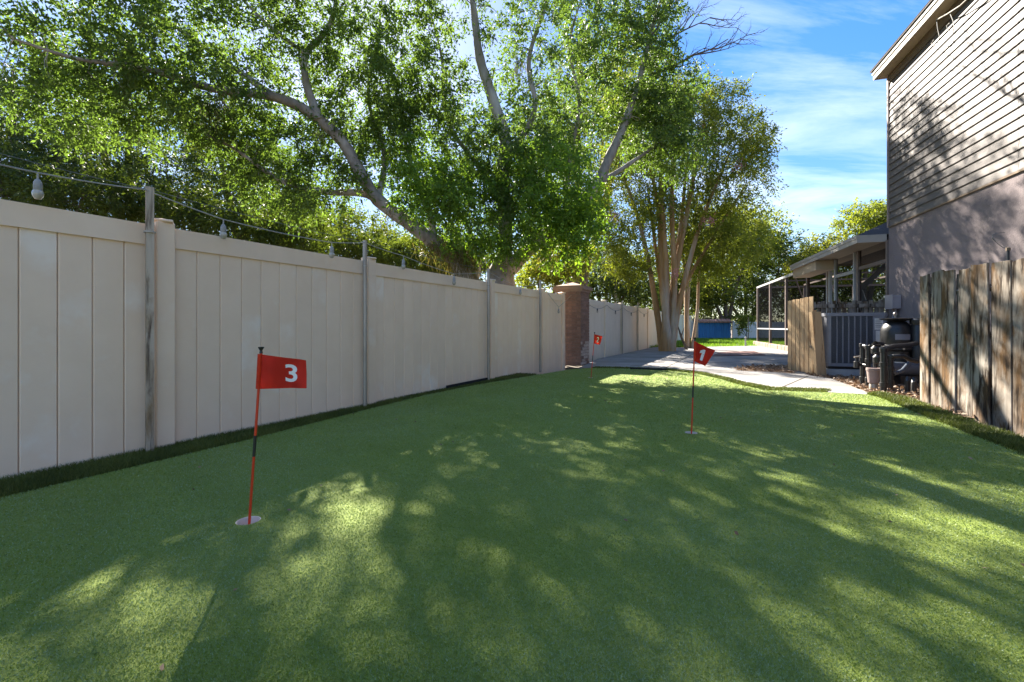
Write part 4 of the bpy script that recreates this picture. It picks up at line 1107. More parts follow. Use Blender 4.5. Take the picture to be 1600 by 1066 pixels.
# ------------------------------------------------------------------ weathered board fence on the right
BFm = Frame((5.40, 6.02), (5.06 - 5.40, 4.50 - 6.02), 1)
bf = thing('board_fence', BFm.pt(0, 0, 0), 'weathered grey board fence with brown rot at the right edge', 'fence')
s = 0.0; k = 0
yard = BFm.n if BFm.n.x < 0 else -BFm.n
while s < 3.4:
    w = [0.175, 0.20, 0.215, 0.225, 0.235, 0.235][k] if k < 6 else random.uniform(0.2, 0.24)
    h = 1.82 + random.uniform(-0.012, 0.018)
    o = link('board', board(w, h, 0.022, M['oldwood'], 0, 0.012), bf, BFm.pt(s, 0, -0.15) + yard * random.uniform(-0.004, 0.006), (R(random.uniform(-0.4, 0.4)), R(random.uniform(-0.5, 0.5)), BFm.rot + R(random.uniform(-1.2, 1.2))))
    mb = MB(); mb.cbox(0, 0.09, 0, 0.018, 0, 1.78 + random.uniform(-0.02, 0.02), 0.003)
    link('gap_shade_board', mb.mesh('gap_shade_board', M['darkwood']), bf, BFm.pt(s + w - 0.035, 0, -0.15) - yard * 0.032, (0, 0, BFm.rot))  # dark board added behind each gap so the gap reads as shadow
    s += w + random.uniform(0.016, 0.034); k += 1
for z in (0.32, 0.9, 1.42):
    a = BFm.pt(0.02, 0, z) - yard * 0.055; b = BFm.pt(3.4, 0, z) - yard * 0.055
    MB().tube([a, b], 0.04, 4).build('rail', M['darkwood'], bf)
for s in (0.1, 2.3):
    a = BFm.pt(s, 0, -0.1) - yard * 0.14
    MB().tube([a, a + Vector((0, 0, 1.6))], 0.06, 4).build('post', M['darkwood'], bf)
ar = BFm.pt(0, 0, 0); kx = (1569 - 800) / F
sA_ = (kx * BFm.o.y - BFm.o.x) / (BFm.u.x - kx * BFm.u.y)
a = BFm.pt(sA_, 0, -0.05) - yard * 0.035
rod = thing('grounding_rod', (a.x, a.y, 0), 'thin dark rod with curled wire behind the board fence', 'rod')
ztp = CH - (389 - HZ) / F * a.y
MB().tube([a, Vector((a.x, a.y, ztp))], 0.011, 8).build('shaft', M['black'], rod)
MB().lathe((a.x, a.y, ztp), [(0.018, -0.02), (0.018, 0.012), (0.008, 0.016)], 8).build('clamp', M['frieze'], rod)
MB().tube([P(px, py, a.y) for px, py in ((1569, 388), (1563, 384), (1556, 378), (1550.5, 372), (1551, 367), (1556, 364.5), (1563, 364), (1570, 363.5))], 0.003, 6).build('curled_wire', M['wire'], rod)

# ------------------------------------------------------------------ far end of the yard
BK = Frame((14.9, 38.3), (1, 0.02), -1)
vinyl_fence(BK, [-0.3, 0.30], M['vinyl_white'], 'short white vinyl fence piece left of the blue wall', zt=1.45)
blue0, blue1 = 15.62 - 14.9, 18.45 - 14.9
bw_ = thing('blue_wall', BK.pt(blue0, 0, 0), 'low blue board wall with terracotta tile coping at the back', 'wall')
nbd = 14; bwid = (blue1 - blue0) / nbd
bmz = MB().cbox(0, bwid - 0.012, -0.03, 0.03, -0.05, 1.36, 0.008).mesh('board', M['bluepaint'])
for k in range(nbd): link('board', bmz, bw_, BK.pt(blue0 + k * bwid, random.uniform(0, 0.01), 0), (0, 0, BK.rot))
mb = MB(); BK.box(mb, blue0, blue1, -0.06, -0.035, -0.05, 1.34); mb.build('backing', M['bluepaint'], bw_)
tm = MB().tube([(0, -0.26, 1.36), (0, 0.14, 1.58)], [0.075, 0.062], 10).mesh('coping_tile', M['tile'], True)
nt_ = 19
for k in range(nt_): link('coping_tile', tm, bw_, BK.pt(blue0 + 0.07 + k * (blue1 - blue0 - 0.14) / (nt_ - 1), 0, 0.0), (0, 0, BK.rot))
gpz = thing('gate_pillar', BK.pt(0.48, 0.05, 0), 'tan rendered pillar with rounded cap beside the blue wall', 'pillar')
mb = MB(); BK.box(mb, 0.38, 0.70, -0.2, 0.2, -0.1, 1.55); mb.build('shaft', M['tanstone'], gpz)
MB().lathe(BK.pt(0.54, 0, 1.551), [(0.30, 0.0), (0.31, 0.05), (0.24, 0.11), (0.08, 0.14)], 16).build('cap', M['tanstone'], gpz, True)
vinyl_fence(BK, [blue1 + 0.2 + 2.4 * k for k in range(9)], M['vinyl_white'], 'white vinyl fence along the back right of the blue wall', zt=1.38)
# small things on the patio edge
q = G(1165, 541)
pst = thing('stub_post', (q[0], q[1], 0), 'short pale grey post at the far patio edge', 'post')
MB().tube([(q[0], q[1], -0.05), (q[0], q[1], 0.42)], 0.035, 10).build('shaft', M['padgrey'], pst, True)
MB().lathe((q[0], q[1], 0.42), [(0.05, 0.0), (0.05, 0.03), (0.02, 0.05)], 10).build('cap', M['padgrey'], pst, True)
q = G(1169, 533)
stk = thing('garden_stake', (q[0], q[1], 0), 'thin dark stake on the back lawn right of the blue wall', 'stake')
MB().tube([(q[0], q[1], -0.05), (q[0] + 0.03, q[1], 1.55)], 0.03, 8).build('shaft', M['bark_dark'], stk)
MB().tube([(q[0] + 0.03, q[1], 1.55), (q[0] + 0.03, q[1], 1.60)], 0.042, 8).build('cap', M['bark_dark'], stk)
q4 = [G(1112, 556.5), G(1125, 550.5), G(1178, 549), G(1196, 555)]
mb = MB().prism(q4[::1] if True else q4, -0.011, 0.012)
tag(mb.build('ground_mat', M['mat_brown'], None, origin=(q4[0][0], q4[0][1], 0)), 'worn reddish brown mat lying on the patio behind flag 1', 'mat')
# utility pole far behind the fence
q = P(962, 470, 34)
up_ = thing('utility_pole', (q.x, q.y, 0), 'thin grey utility pole in the trees beyond the pale fence', 'pole')
MB().tube([(q.x, q.y, -0.2), (q.x, q.y, 4.6)], [0.13, 0.10], 10).build('shaft', M['galv'], up_, True)
MB().tube([(q.x, q.y - 0.14, 4.1), (q.x, q.y - 0.14, 4.5)], 0.09, 8).build('fitting', M['galv'], up_)

# ------------------------------------------------------------------ trees
def smooth_path(pts, n=4):
    """Catmull-Rom resampling of [(Vector, radius)]"""
    out = []
    for i in range(len(pts) - 1):
        p0 = pts[max(i - 1, 0)]; p1 = pts[i]; p2 = pts[i + 1]; p3 = pts[min(i + 2, len(pts) - 1)]
        for k in range(n):
            t = k / n
            v = 0.5 * ((2 * p1[0]) + (p2[0] - p0[0]) * t + (2 * p0[0] - 5 * p1[0] + 4 * p2[0] - p3[0]) * t * t + (3 * p1[0] - p0[0] - 3 * p2[0] + p3[0]) * t ** 3)
            out.append((v, p1[1] * (1 - t) + p2[1] * t))
    out.append(pts[-1]); return out

def tree(name, label, base, limbs, blobs, leafm, barkm, clusters, leaf, twigs=7, per=11, rc=0.42, group=None, trunk_name='trunk', cat='tree', droop=0.25, tone_mid=0.45, sides=10, branch_scale=1.0):
    """limbs: list of [(Vector, radius), ...]; blobs: [(centre, (rx, ry, rz), weight[, material])]"""
    th = thing(name, base, label, cat, group)
    wood = MB(); nodes = []; rad = []; dirs = []
    for L_ in limbs:
        sp_ = smooth_path(L_, 5)
        wood.tube([p for p, _ in sp_], [r_ * random.uniform(0.93, 1.08) for _, r_ in sp_], sides if sp_[0][1] > 0.05 else 6)
        for i, (p, r_) in enumerate(sp_):
            if i < len(sp_) * 0.25 and L_[0][1] > 0.1 and i < 5: continue
            nodes.append(np.array(p)); rad.append(r_)
            d = sp_[min(i + 1, len(sp_) - 1)][0] - sp_[max(i - 1, 0)][0]; dirs.append(np.array(d.normalized()))
    wts = np.array([b[2] for b in blobs], float); wts /= wts.sum()
    which = RNG.choice(len(blobs), clusters, p=wts)
    C_ = np.array([np.array(b[0]) for b in blobs])[which]; Rr = np.array([b[1] for b in blobs])[which]
    d = unit(RNG.normal(size=(clusters, 3))); q = RNG.uniform(0, 1, clusters) ** 0.42
    cen = C_ + d * q[:, None] * Rr
    ok = cen[:, 2] > 0.4
    cen = cen[ok]; which = which[ok]; d = d[ok]
    N0 = np.array(nodes)
    dist = np.array([np.min(np.linalg.norm(N0 - c, axis=1)) for c in cen])
    order = np.argsort(dist)
    cap = len(nodes) + len(cen) * 4
    NN = np.zeros((cap, 3)); NN[:len(nodes)] = N0; RR = np.zeros(cap); RR[:len(nodes)] = rad; DD = np.zeros((cap, 3)); DD[:len(nodes)] = dirs
    cnt = len(nodes)
    for ci in order:
        c = cen[ci]
        dd = np.linalg.norm(NN[:cnt] - c, axis=1)
        j = int(np.argmin(dd + 0.25 * (RR[:cnt] < 0.012)))
        a = NN[j]; L_ = dd[j]
        if L_ < 0.05: continue
        r0 = min(RR[j] * 0.75, (0.007 + 0.011 * L_) * branch_scale)
        m = a + (c - a) * 0.5 + DD[j] * L_ * 0.18 + RNG.normal(0, 0.07 * L_, 3)
        pts = [a, a * 0.45 + m * 0.55 + RNG.normal(0, 0.02 * L_, 3), m, m * 0.4 + c * 0.6 + RNG.normal(0, 0.03 * L_, 3), c]
        rs = [r0, r0 * 0.85, r0 * 0.68, r0 * 0.5, max(0.003, r0 * 0.3)]
        wood.tube([Vector(p) for p in pts], rs, 5 if r0 > 0.02 else 4, cap=False)
        for k in range(1, 5):
            NN[cnt] = pts[k]; RR[cnt] = rs[k]; DD[cnt] = (pts[k] - pts[k - 1]) / max(np.linalg.norm(pts[k] - pts[k - 1]), 1e-6); cnt += 1
    wood.build(trunk_name, barkm, th, True)
    # leaf sprays on short twigs round each cluster centre
    n = len(cen)
    mats = {}
    for i in range(n):
        mm = blobs[which[i]][3] if len(blobs[which[i]]) > 3 else leafm
        mats.setdefault(mm.name, (mm, []))[1].append(i)
    for mm, idx in mats.values():
        idx = np.array(idx); c = cen[idx]; out = d[idx]; kq = len(idx)
        td = unit(RNG.normal(size=(kq, twigs, 3)) + out[:, None, :] * 0.7 + np.array([0, 0, 0.15]))
        tl = RNG.uniform(0.5, 1.25, (kq, twigs)) * rc
        t = (np.arange(per) + 0.5) / per
        pos = c[:, None, None, :] + td[:, :, None, :] * (tl[:, :, None] * t[None, None, :])[..., None]
        pos[..., 2] -= droop * (tl[:, :, None] * t ** 2)
        pos = pos + RNG.normal(0, 0.035 * rc / 0.42, pos.shape)
        ax = td[:, :, None, :] * 0.8 + RNG.normal(size=pos.shape) * 0.75
        ax[..., 2] -= 0.25
        pos = pos.reshape(-1, 3); ax = ax.reshape(-1, 3); kl = len(pos)
        ll = leaf * RNG.uniform(0.65, 1.25, kl)
        v = leaves(pos, ax, ll, ll * RNG.uniform(0.32, 0.5, kl), 0.1)
        ct = np.repeat(RNG.normal(tone_mid, 0.17, kq), twigs * per)
        tone = np.clip(ct + RNG.normal(0, 0.17, kl), 0, 1)
        o = Vector(base)
        v = v - np.array(o)
        link('crown', np_mesh('crown', v, 4, mm, tone), th, o)
    return th

def moss(parent, spots, m, name='hanging_moss', thin=0.008, jit=0.035):
    """curtains of thin hanging strands"""
    allv = []
    for (p, w, L_, n) in spots:
        for _ in range(n):
            x0 = np.array(p) + RNG.normal(0, 1, 3) * np.array([w, w, 0.06])
            ln = L_ * RNG.uniform(0.35, 1.0); seg = 5
            pts = [x0]
            for k in range(seg): pts.append(pts[-1] + np.array([RNG.normal(0, jit), RNG.normal(0, jit), -ln / seg * RNG.uniform(0.5, 1.5)]))
            a = RNG.uniform(0, np.pi); wv = np.array([np.cos(a), np.sin(a), 0]) * thin
            for k in range(seg):
                w0 = 1 - k / seg * 0.7; w1 = 1 - (k + 1) / seg * 0.8
                allv.append([pts[k] - wv * w0, pts[k] + wv * w0, pts[k + 1] + wv * w1, pts[k + 1] - wv * w1])
    v = np.array(allv); o = world_loc(parent); v = v - np.array(o)
    link(name, np_mesh(name, v, 4, m, np.clip(RNG.normal(0.5, 0.3, len(v)), 0, 1)), parent, o)

def LP(*pts): return [(P(a, b, c), r_) for a, b, c, r_ in pts]
ox, oy = -0.24, 11.5
limbs = [
    [(Vector((ox + 0.1, oy, -0.2)), 0.62), (Vector((ox + 0.06, oy, 0.3)), 0.50), (Vector((ox, oy, 1.2)), 0.44), (P(782, 436, 11.5), 0.36), (P(787, 405, 11.52), 0.22), (P(790, 380, 11.5), 0.13)],
    LP((745, 462, 11.45, 0.30), (715, 408, 11.35, 0.21), (680, 380, 11.2, 0.18), (640, 350, 11.0, 0.165), (590, 312, 10.8, 0.15), (563, 270, 10.6, 0.14), (535, 222, 10.4, 0.13), (490, 180, 10.2, 0.11), (430, 152, 9.8, 0.10), (330, 138, 9.3, 0.075), (230, 108, 8.8, 0.055), (120, 92, 8.3, 0.035), (20, 60, 7.8, 0.015)),
    LP((500, 188, 10.2, 0.10), (480, 135, 10.3, 0.085), (478, 85, 10.4, 0.07), (515, 40, 10.6, 0.055), (535, -40, 10.8, 0.03)),
    LP((430, 152, 9.8, 0.08), (370, 110, 9.9, 0.06), (300, 60, 9.9, 0.045), (220, 5, 9.8, 0.025), (150, -50, 9.7, 0.012)),
    LP((478, 85, 10.4, 0.05), (420, 40, 10.2, 0.04), (350, -30, 10, 0.02)),
    LP((784, 430, 11.5, 0.24), (790, 385, 11.5, 0.18), (788, 320, 11.5, 0.18), (786, 270, 11.5, 0.165), (790, 222, 11.55, 0.155), (770, 155, 11.6, 0.135), (750, 92, 11.7, 0.115), (742, 30, 11.8, 0.09), (728, -80, 11.9, 0.04)),
    LP((788, 240, 11.5, 0.09), (815, 215, 11.5, 0.075), (836, 165, 11.5, 0.065), (826, 95, 11.6, 0.055), (850, 15, 11.7, 0.04), (870, -60, 11.8, 0.02)),
    LP((790, 425, 11.5, 0.24), (828, 388, 11.6, 0.18), (880, 345, 11.9, 0.165), (930, 290, 12.2, 0.145), (950, 250, 12.4, 0.13), (975, 195, 12.6, 0.11), (1000, 120, 12.8, 0.08), (1020, 40, 13.0, 0.055), (1050, -50, 13.2, 0.025)),
    LP((930, 290, 12.2, 0.07), (985, 255, 12.6, 0.055), (1040, 215, 12.9, 0.03), (1080, 170, 13.2, 0.015)),
    LP((640, 350, 11.0, 0.12), (575, 305, 10.9, 0.085), (510, 300, 10.7, 0.07), (440, 283, 10.3, 0.05), (370, 235, 9.9, 0.03), (330, 215, 9.7, 0.015)),
    LP((680, 380, 11.2, 0.10), (668, 320, 11.6, 0.07), (640, 250, 11.9, 0.06), (628, 190, 12.1, 0.045), (610, 100, 12.3, 0.025)),
    LP((590, 312, 10.8, 0.07), (600, 240, 11.2, 0.055), (575, 150, 11.5, 0.045), (590, 60, 11.7, 0.035), (600, -30, 11.9, 0.02)),
    LP((788, 320, 11.5, 0.08), (740, 250, 11.9, 0.06), (700, 190, 12.1, 0.05), (690, 90, 12.3, 0.035), (670, 10, 12.4, 0.02)),
    LP((880, 345, 11.9, 0.07), (890, 250, 12.0, 0.055), (905, 160, 12.1, 0.045), (890, 70, 12.2, 0.03), (915, -20, 12.3, 0.02)),
    LP((735, 440, 11.6, 0.18), (745, 412, 11.9, 0.13), (725, 385, 12.2, 0.09), (700, 340, 12.6, 0.05)),
]
blobs = [
    (P(120, 50, 8.6), (2.8, 1.9, 1.15), 1.1), (P(310, 150, 9.6), (2.1, 1.7, 0.95), 1.0), (P(300, 10, 9.6), (2.4, 2, 1.1), 0.8),
    (P(470, 40, 10.3), (1.6, 1.9, 1.4), 0.5), (P(620, 110, 11.2), (1.7, 2.0, 1.9), 1.25), (P(640, -90, 11), (3.0, 3.0, 1.6), 1.1),
    (P(840, 50, 11.8), (1.7, 2.0, 2.0), 0.75), (P(960, 90, 13), (1.75, 1.7, 2.2), 1.25), (P(560, 190, 11.2), (1.5, 1.4, 1.2), 0.7),
    (P(690, 220, 12), (1.7, 1.6, 1.4), 0.8), (P(850, 210, 12.3), (1.6, 1.6, 1.3), 0.75), (P(330, -130, 9.6), (3.2, 2.4, 1.4), 1.1), (P(920, -110, 12.4), (2.6, 2.8, 1.7), 1.0),
    (P(150, 170, 9.4), (2.0, 1.6, 0.8), 0.6), (P(480, 290, 10.8), (1.6, 1.3, 0.7), 0.5), (P(1035, 150, 13.2), (1.0, 1.2, 1.2), 0.5), (P(1000, 20, 13.2), (1.1, 1.3, 1.4), 0.45), (P(1055, 230, 13.4), (0.9, 1.0, 0.9), 0.3),
    (P(430, 240, 10.6), (1.4, 1.3, 0.8), 0.55), (P(1010, 200, 13), (1.2, 1.2, 1.3), 0.5),
    (P(700, 310, 11.1), (1.3, 1.2, 1.05), 0.58, M['leaf_shoot']), (P(845, 300, 11.1), (1.5, 1.2, 1.15), 0.95, M['leaf_shoot']), (P(905, 345, 11.3), (0.8, 0.9, 0.75), 0.35, M['leaf_shoot']), (P(650, 280, 11.3), (1.1, 1.0, 1.1), 0.35, M['leaf_shoot']), (P(760, 330, 11.3), (1.5, 1.2, 1.0), 0.45), (P(790, 250, 11.4), (1.7, 1.3, 0.9), 0.5), (P(770, 385, 10.9), (1.1, 0.6, 0.35), 0.22, M['leaf_shoot']), (P(880, 395, 11.2), (0.6, 0.6, 0.4), 0.12, M['leaf_shoot'])]
oak = tree('oak_tree', 'broad spreading oak behind the tan fence with pale sweeping limbs', (ox, oy, 0), limbs, blobs, M['leaf_oak'], M['bark'], 3250, 0.10, twigs=7, per=11, rc=0.42)
moss(oak, [(P(332, 165, 9.6), 0.10, 0.75, 70), (P(350, 150, 9.6), 0.12, 0.5, 50), (P(812, 95, 11.6), 0.06, 0.7, 40), (P(850, 210, 11.9), 0.08, 0.6, 40), (P(500, 200, 10.4), 0.1, 0.5, 30)], M['moss'])
moss(oak, [(P(715, 390, 11.0), 0.2, 0.8, 160), (P(680, 380, 10.9), 0.22, 0.6, 100), (P(735, 405, 11.1), 0.16, 0.7, 110), (P(610, 330, 10.8), 0.25, 0.5, 50), (P(850, 400, 11.4), 0.25, 0.5, 60)], M['vine'], 'hanging_vine', 0.009, 0.06)
# bare dead branch reaching to the right of the crown
db = MB()
def dead(p, dirv, L_, r_, depth):
    pts = [p]; d = Vector(dirv).normalized()
    for k in range(5):
        d = (d + Vector((random.gauss(0, 0.16), random.gauss(0, 0.12), random.gauss(0.02, 0.16)))).normalized()
        pts.append(pts[-1] + d * L_ / 5)
    db.tube(pts, [r_ * (1 - 0.15 * k) for k in range(6)], 6)
    if depth > 0:
        for k in range(1, 6):
            if random.random() < 0.85:
                sd_ = random.choice((-1, 1)); q_ = (d + Vector((0, random.gauss(0, 0.25), sd_ * random.uniform(0.35, 0.8)))).normalized()
                dead(pts[k], q_, L_ * random.uniform(0.35, 0.55), max(0.004, r_ * 0.5), depth - 1)
dead(P(1015, 118, 12.9), (1.0, 0.0, 0.42), 2.3, 0.045, 3)
dead(P(1030, 70, 12.9), (1.0, 0.1, 0.30), 1.9, 0.035, 3)
dead(P(1015, 60, 12.9), (0.8, 0.0, 0.7), 1.6, 0.03, 2)
db.build('dead_branch', M['bark_dark'], oak)

# crape myrtles on the patio edge: many smooth stems fanning out of one foot
def myrtle(name, label, bpx, bY, stems, blobs, clusters, seed):
    random.seed(seed)
    b0 = P(bpx, HZ + F / bY, bY); lim = []
    for (tx_, ty_, dy, r_) in stems:
        top_ = P(tx_, ty_, bY + dy)
        f0 = b0 + Vector((random.uniform(-0.32, 0.32), random.uniform(-0.22, 0.22), -0.1))
        m1 = f0.lerp(top_, 0.3); m1.x = f0.x + (top_.x - f0.x) * 0.16 + random.uniform(-0.12, 0.12)
        m2 = f0.lerp(top_, 0.65); m2.x = f0.x + (top_.x - f0.x) * 0.5 + random.uniform(-0.22, 0.22)
        lim.append([(f0, r_ * 1.35), (m1, r_), (m2, r_ * 0.72), (top_, r_ * 0.3)])
    return tree(name, label, (b0.x, b0.y, 0), lim, blobs, M['leaf_myrtle'], M['bark_myrtle'], clusters, 0.115, twigs=7, per=10, rc=0.58, trunk_name='trunk', tone_mid=0.5, branch_scale=0.8)
my = myrtle('crape_myrtle', 'tall crape myrtle with many tan stems at the patio corner', 1042, 18.7,
       [(965, 250, 0.5, 0.115), (1000, 200, 0.3, 0.12), (1030, 160, 0, 0.13), (1060, 170, -0.3, 0.12), (1100, 190, -0.2, 0.125), (1140, 240, 0.2, 0.105), (1012, 290, 1.0, 0.10), (1075, 230, 1.2, 0.11), (1165, 290, 0.6, 0.085)],
       [(P(1040, 230, 18.7), (2.7, 2.4, 2.4), 1.5), (P(1120, 215, 18.7), (2.1, 2.0, 2.0), 1.3), (P(985, 310, 18.5), (1.6, 1.6, 2.0), 1.1), (P(960, 390, 18.2), (1.0, 1.2, 0.9), 0.4), (P(1140, 380, 18.8), (1.5, 1.4, 1.0), 0.55), (P(985, 415, 19.0), (0.9, 0.8, 0.55), 0.25), (P(1105, 420, 19.6), (1.1, 0.9, 0.55), 0.3), (P(1150, 300, 19), (1.35, 1.6, 1.5), 0.7), (P(1075, 330, 19.2), (2.4, 1.5, 1.3), 0.7), (P(1075, 160, 19), (1.7, 1.6, 1.0), 0.5), (P(1000, 140, 18.6), (1.7, 1.7, 1.4), 0.6), (P(1185, 225, 19), (0.7, 1.0, 1.2), 0.25)], 1180, 3)
fl_c = [P(1155, 260, 17.2), P(1108, 345, 16.8), P(1056, 427, 17.3), P(960, 338, 17.4), P(1170, 215, 18)]
vv = []
for c in fl_c:
    n = 90; b = np.array(c) + RNG.normal(0, 0.10, (n, 3)); vv.append(leaves(b, RNG.normal(size=(n, 3)), np.full(n, 0.05), np.full(n, 0.04)))
vv = np.concatenate(vv) - np.array(world_loc(my)); link('blossom', np_mesh('blossom', vv, 4, M['petal'], RNG.uniform(0, 1, len(vv))), my, world_loc(my))
myrtle('crape_myrtle', 'smaller crape myrtle behind the tall one, nearer the blue wall', 1072, 21.0,
       [(1050, 330, 0.3, 0.08), (1090, 310, 0, 0.09), (1120, 340, 0.3, 0.07), (1075, 290, 0.5, 0.085)],
       [(P(1085, 360, 21), (1.6, 1.5, 1.3), 1), (P(1125, 350, 21.3), (1.5, 1.4, 1.2), 0.9), (P(1050, 390, 21), (1.2, 1.2, 0.9), 0.5)], 260, 5)
sk = G(1060, 545)
stx = thing('fallen_branch', (sk[0], sk[1], 0), 'dark forked branch leaning beside the myrtle stems', 'branch')
MB().tube([(sk[0] + 0.15, sk[1] - 0.6, -0.02), (sk[0] - 0.1, sk[1] - 0.6, 0.55), (sk[0] - 0.25, sk[1] - 0.5, 1.15)], [0.055, 0.045, 0.02], 7).build('limb', M['bark_dark'], stx)
MB().tube([(sk[0] - 0.1, sk[1] - 0.6, 0.55), (sk[0] + 0.05, sk[1] - 0.55, 0.95)], [0.03, 0.012], 6).build('side_twig', M['bark_dark'], stx)

def back_tree(name, label, px, Y, blobs, leafm, clusters, leaf, rc, seed, tone=0.45, r0=0.22, group='trees beyond the fences'):
    random.seed(seed)
    bx_ = (px - 800) / F * Y; lim = []
    for c, rr_, *_ in blobs:
        c = Vector(c)
        lim.append([(Vector((bx_ + random.uniform(-0.1, 0.1), Y, -0.2)), r0), (Vector((bx_ * 0.7 + c.x * 0.3, Y * 0.7 + c.y * 0.3, c.z * 0.45)), r0 * 0.7), (c, r0 * 0.4), (c + Vector((0, 0, rr_[2] * 0.7)), r0 * 0.12)])
    return tree(name, label, (bx_, Y, 0), lim, blobs, leafm, M['bark_dark'], clusters, leaf, twigs=7, per=9, rc=rc, group=group, tone_mid=tone, branch_scale=1.0)

D, MI, YE = M['leaf_dark'], M['leaf_mid'], M['leaf_yellow']
back_tree('evergreen_tree', 'dense dark evergreen at the far left above the fence', 40, 14.5, [(P(20, 190, 14.5), (2.9, 2.2, 2.4), 1.2), (P(-120, 120, 14.5), (3, 2.4, 3), 0.9), (P(90, 270, 14.2), (2.3, 1.8, 1.4), 0.8)], D, 520, 0.12, 0.55, 21)
back_tree('evergreen_tree', 'second dark evergreen left of the nearest light pole', 215, 16.5, [(P(200, 250, 16.5), (2.5, 2, 2.0), 1.0), (P(260, 310, 16.3), (2.3, 1.8, 1.3), 0.9), (P(140, 150, 17), (2.2, 2, 1.8), 0.6)], D, 470, 0.12, 0.58, 22, 0.5)
back_tree('broadleaf_tree', 'mid green tree behind the festoon lights left of the oak', 390, 18.0, [(P(380, 300, 18), (2.6, 2, 1.9), 1.0), (P(450, 350, 17.8), (2.1, 1.8, 1.1), 0.8), (P(340, 220, 18.5), (2.3, 2, 1.7), 0.7)], MI, 430, 0.13, 0.62, 23)
back_tree('broadleaf_tree', 'low bushy tree filling the gap under the oak limb', 560, 17.0, [(P(540, 370, 17), (1.9, 1.6, 0.95), 1.0), (P(610, 395, 16.8), (1.7, 1.4, 0.75), 0.8), (P(480, 345, 17.4), (1.6, 1.5, 1.0), 0.7)], MI, 300, 0.12, 0.55, 24, 0.55, 0.14)
back_tree('shrub', 'yellow green shrub behind the fence right of the oak trunk', 850, 15.0, [(P(840, 425, 15), (1.0, 1.0, 0.55), 1.0), (P(880, 405, 15.3), (0.9, 0.9, 0.7), 0.8), (P(700, 420, 15.2), (0.9, 0.8, 0.5), 0.6)], M['leaf_myrtle'], 190, 0.12, 0.45, 25, 0.6, 0.09)
back_tree('broadleaf_tree', 'distant dusky tree between the brick pillar and the myrtle', 945, 36, [(P(930, 440, 36), (3.2, 2.5, 2.0), 1.0), (P(985, 445, 35), (2.6, 2.2, 2.0), 0.9), (P(950, 410, 37), (2.0, 2, 1.8), 0.4)], D, 260, 0.24, 1.0, 26, 0.55)
back_tree('evergreen_tree', 'big dark evergreen behind the back lawn right of the myrtles', 1165, 44, [(P(1165, 420, 44), (5.0, 3.5, 4.6), 1.3), (P(1215, 430, 43), (4.0, 3.2, 4.2), 1.1), (P(1250, 420, 45), (3.0, 3, 3.6), 0.6), (P(1140, 470, 42), (4.0, 3, 2.6), 0.8)], D, 560, 0.26, 1.15, 27, 0.4)
back_tree('broadleaf_tree', 'sunny yellow green tree above the dark evergreen at the back', 1135, 41, [(P(1130, 385, 41), (4.0, 3, 2.8), 1.0), (P(1180, 365, 41), (2.8, 2.6, 2.2), 0.7), (P(1100, 440, 40.5), (2.6, 2.4, 2.6), 0.6)], M['leaf_myrtle'], 330, 0.25, 1.05, 28, 0.6)
back_tree('broadleaf_tree', 'bright yellow green tree peeping over the porch roof', 1290, 40, [(P(1290, 405, 40), (3.0, 2.6, 1.9), 1.0), (P(1262, 425, 40), (1.8, 2.0, 1.5), 0.6)], YE, 260, 0.24, 0.95, 29, 0.5)
back_tree('broadleaf_tree', 'rounded green tree top against the house corner above the porch', 1350, 38, [(P(1355, 345, 38), (2.2, 2.2, 1.5), 1.0), (P(1395, 345, 38), (2.4, 2.2, 1.8), 0.7), (P(1370, 400, 38), (2.2, 2, 2), 0.5)], M['leaf_myrtle'], 250, 0.22, 0.85, 30, 0.55)
back_tree('broadleaf_tree', 'shady tree at the back behind the white fence and screen enclosure', 1320, 46, [(P(1300, 470, 46), (5, 3, 3), 1.0), (P(1380, 440, 46), (4.5, 3, 4), 1.0)], D, 260, 0.28, 1.2, 31, 0.4)
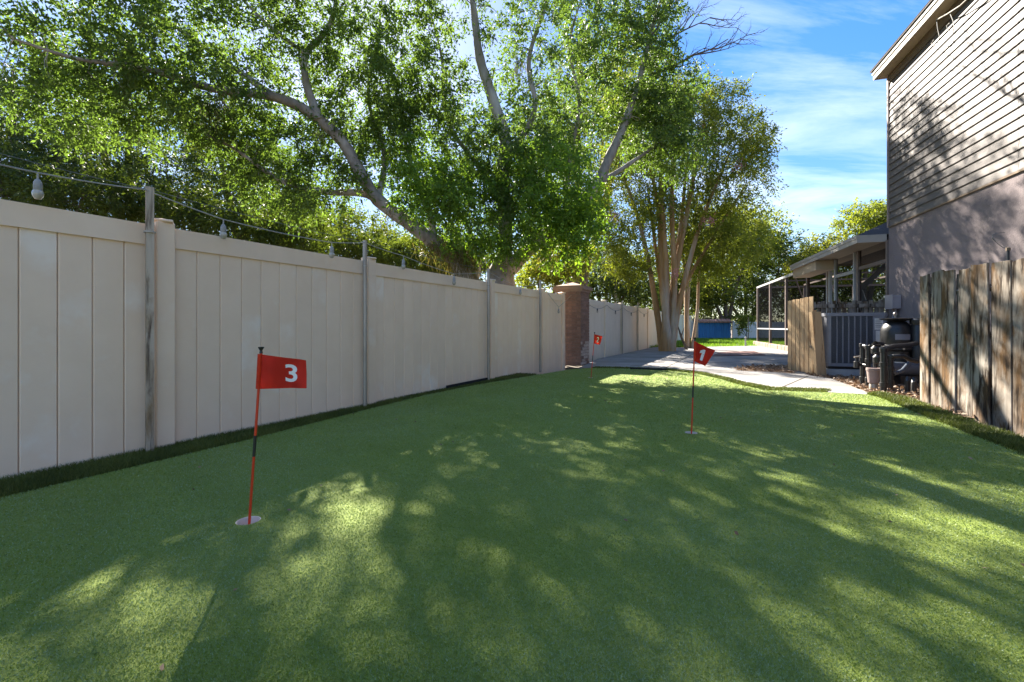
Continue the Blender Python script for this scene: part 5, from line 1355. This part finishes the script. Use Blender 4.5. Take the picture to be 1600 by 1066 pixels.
back_tree('broadleaf_tree', 'leafy tree beyond the fence corner behind the myrtle stems', 1030, 42, [(P(1030, 440, 42), (3.4, 3, 3.2), 1.0), (P(1070, 470, 42), (3.0, 2.6, 2.2), 0.8)], MI, 260, 0.25, 1.05, 32, 0.55)
back_tree('sapling', 'small yellowing sapling in front of the white back fence', 1167, 36.5, [(P(1165, 500, 36.5), (0.65, 0.5, 0.35), 1.0), (P(1158, 512, 36.5), (0.4, 0.4, 0.4), 0.5)], YE, 34, 0.14, 0.4, 33, 0.6, 0.04, group=None)

back_tree('shrub', 'dark understorey shrub behind the fence at the far left', 60, 12.2, [(P(0, 285, 12.2), (2.0, 1.0, 0.75), 1.0), (P(130, 305, 12.2), (1.5, 1.0, 0.7), 0.9), (P(-150, 260, 12.2), (1.8, 1.0, 0.9), 0.5)], D, 260, 0.11, 0.45, 41, 0.5, 0.07, group='shrubs behind the tan fence')
back_tree('shrub', 'understorey shrub behind the fence between the first two light poles', 330, 13.4, [(P(280, 330, 13.4), (1.5, 1.0, 0.7), 1.0), (P(380, 350, 13.4), (1.5, 1.0, 0.65), 1.0), (P(460, 370, 13.6), (1.2, 0.9, 0.5), 0.7)], D, 260, 0.11, 0.45, 42, 0.6, 0.07, group='shrubs behind the tan fence')
back_tree('shrub', 'mossy green shrub behind the fence left of the oak trunk', 660, 14.6, [(P(640, 405, 14.6), (1.5, 1.0, 0.5), 1.0), (P(720, 415, 14.4), (1.1, 0.9, 0.5), 1.0), (P(560, 390, 14.8), (1.3, 0.9, 0.5), 0.8), (P(690, 375, 15.4), (1.2, 0.9, 0.7), 0.6)], MI, 300, 0.11, 0.42, 43, 0.45, 0.07, group='shrubs behind the tan fence')
back_tree('broadleaf_tree', 'tall airy tree behind the oak crown beyond the pale fence', 900, 26, [(P(890, 330, 26), (2.6, 2.6, 2.0), 1.0), (P(940, 250, 26.5), (2.8, 2.6, 2.6), 1.2), (P(850, 240, 26.5), (2.6, 2.6, 2.6), 1.0), (P(905, 140, 26), (3.0, 2.8, 2.6), 1.0), (P(1000, 150, 27), (2.4, 2.4, 2.6), 0.8)], MI, 520, 0.17, 0.75, 44, 0.55)
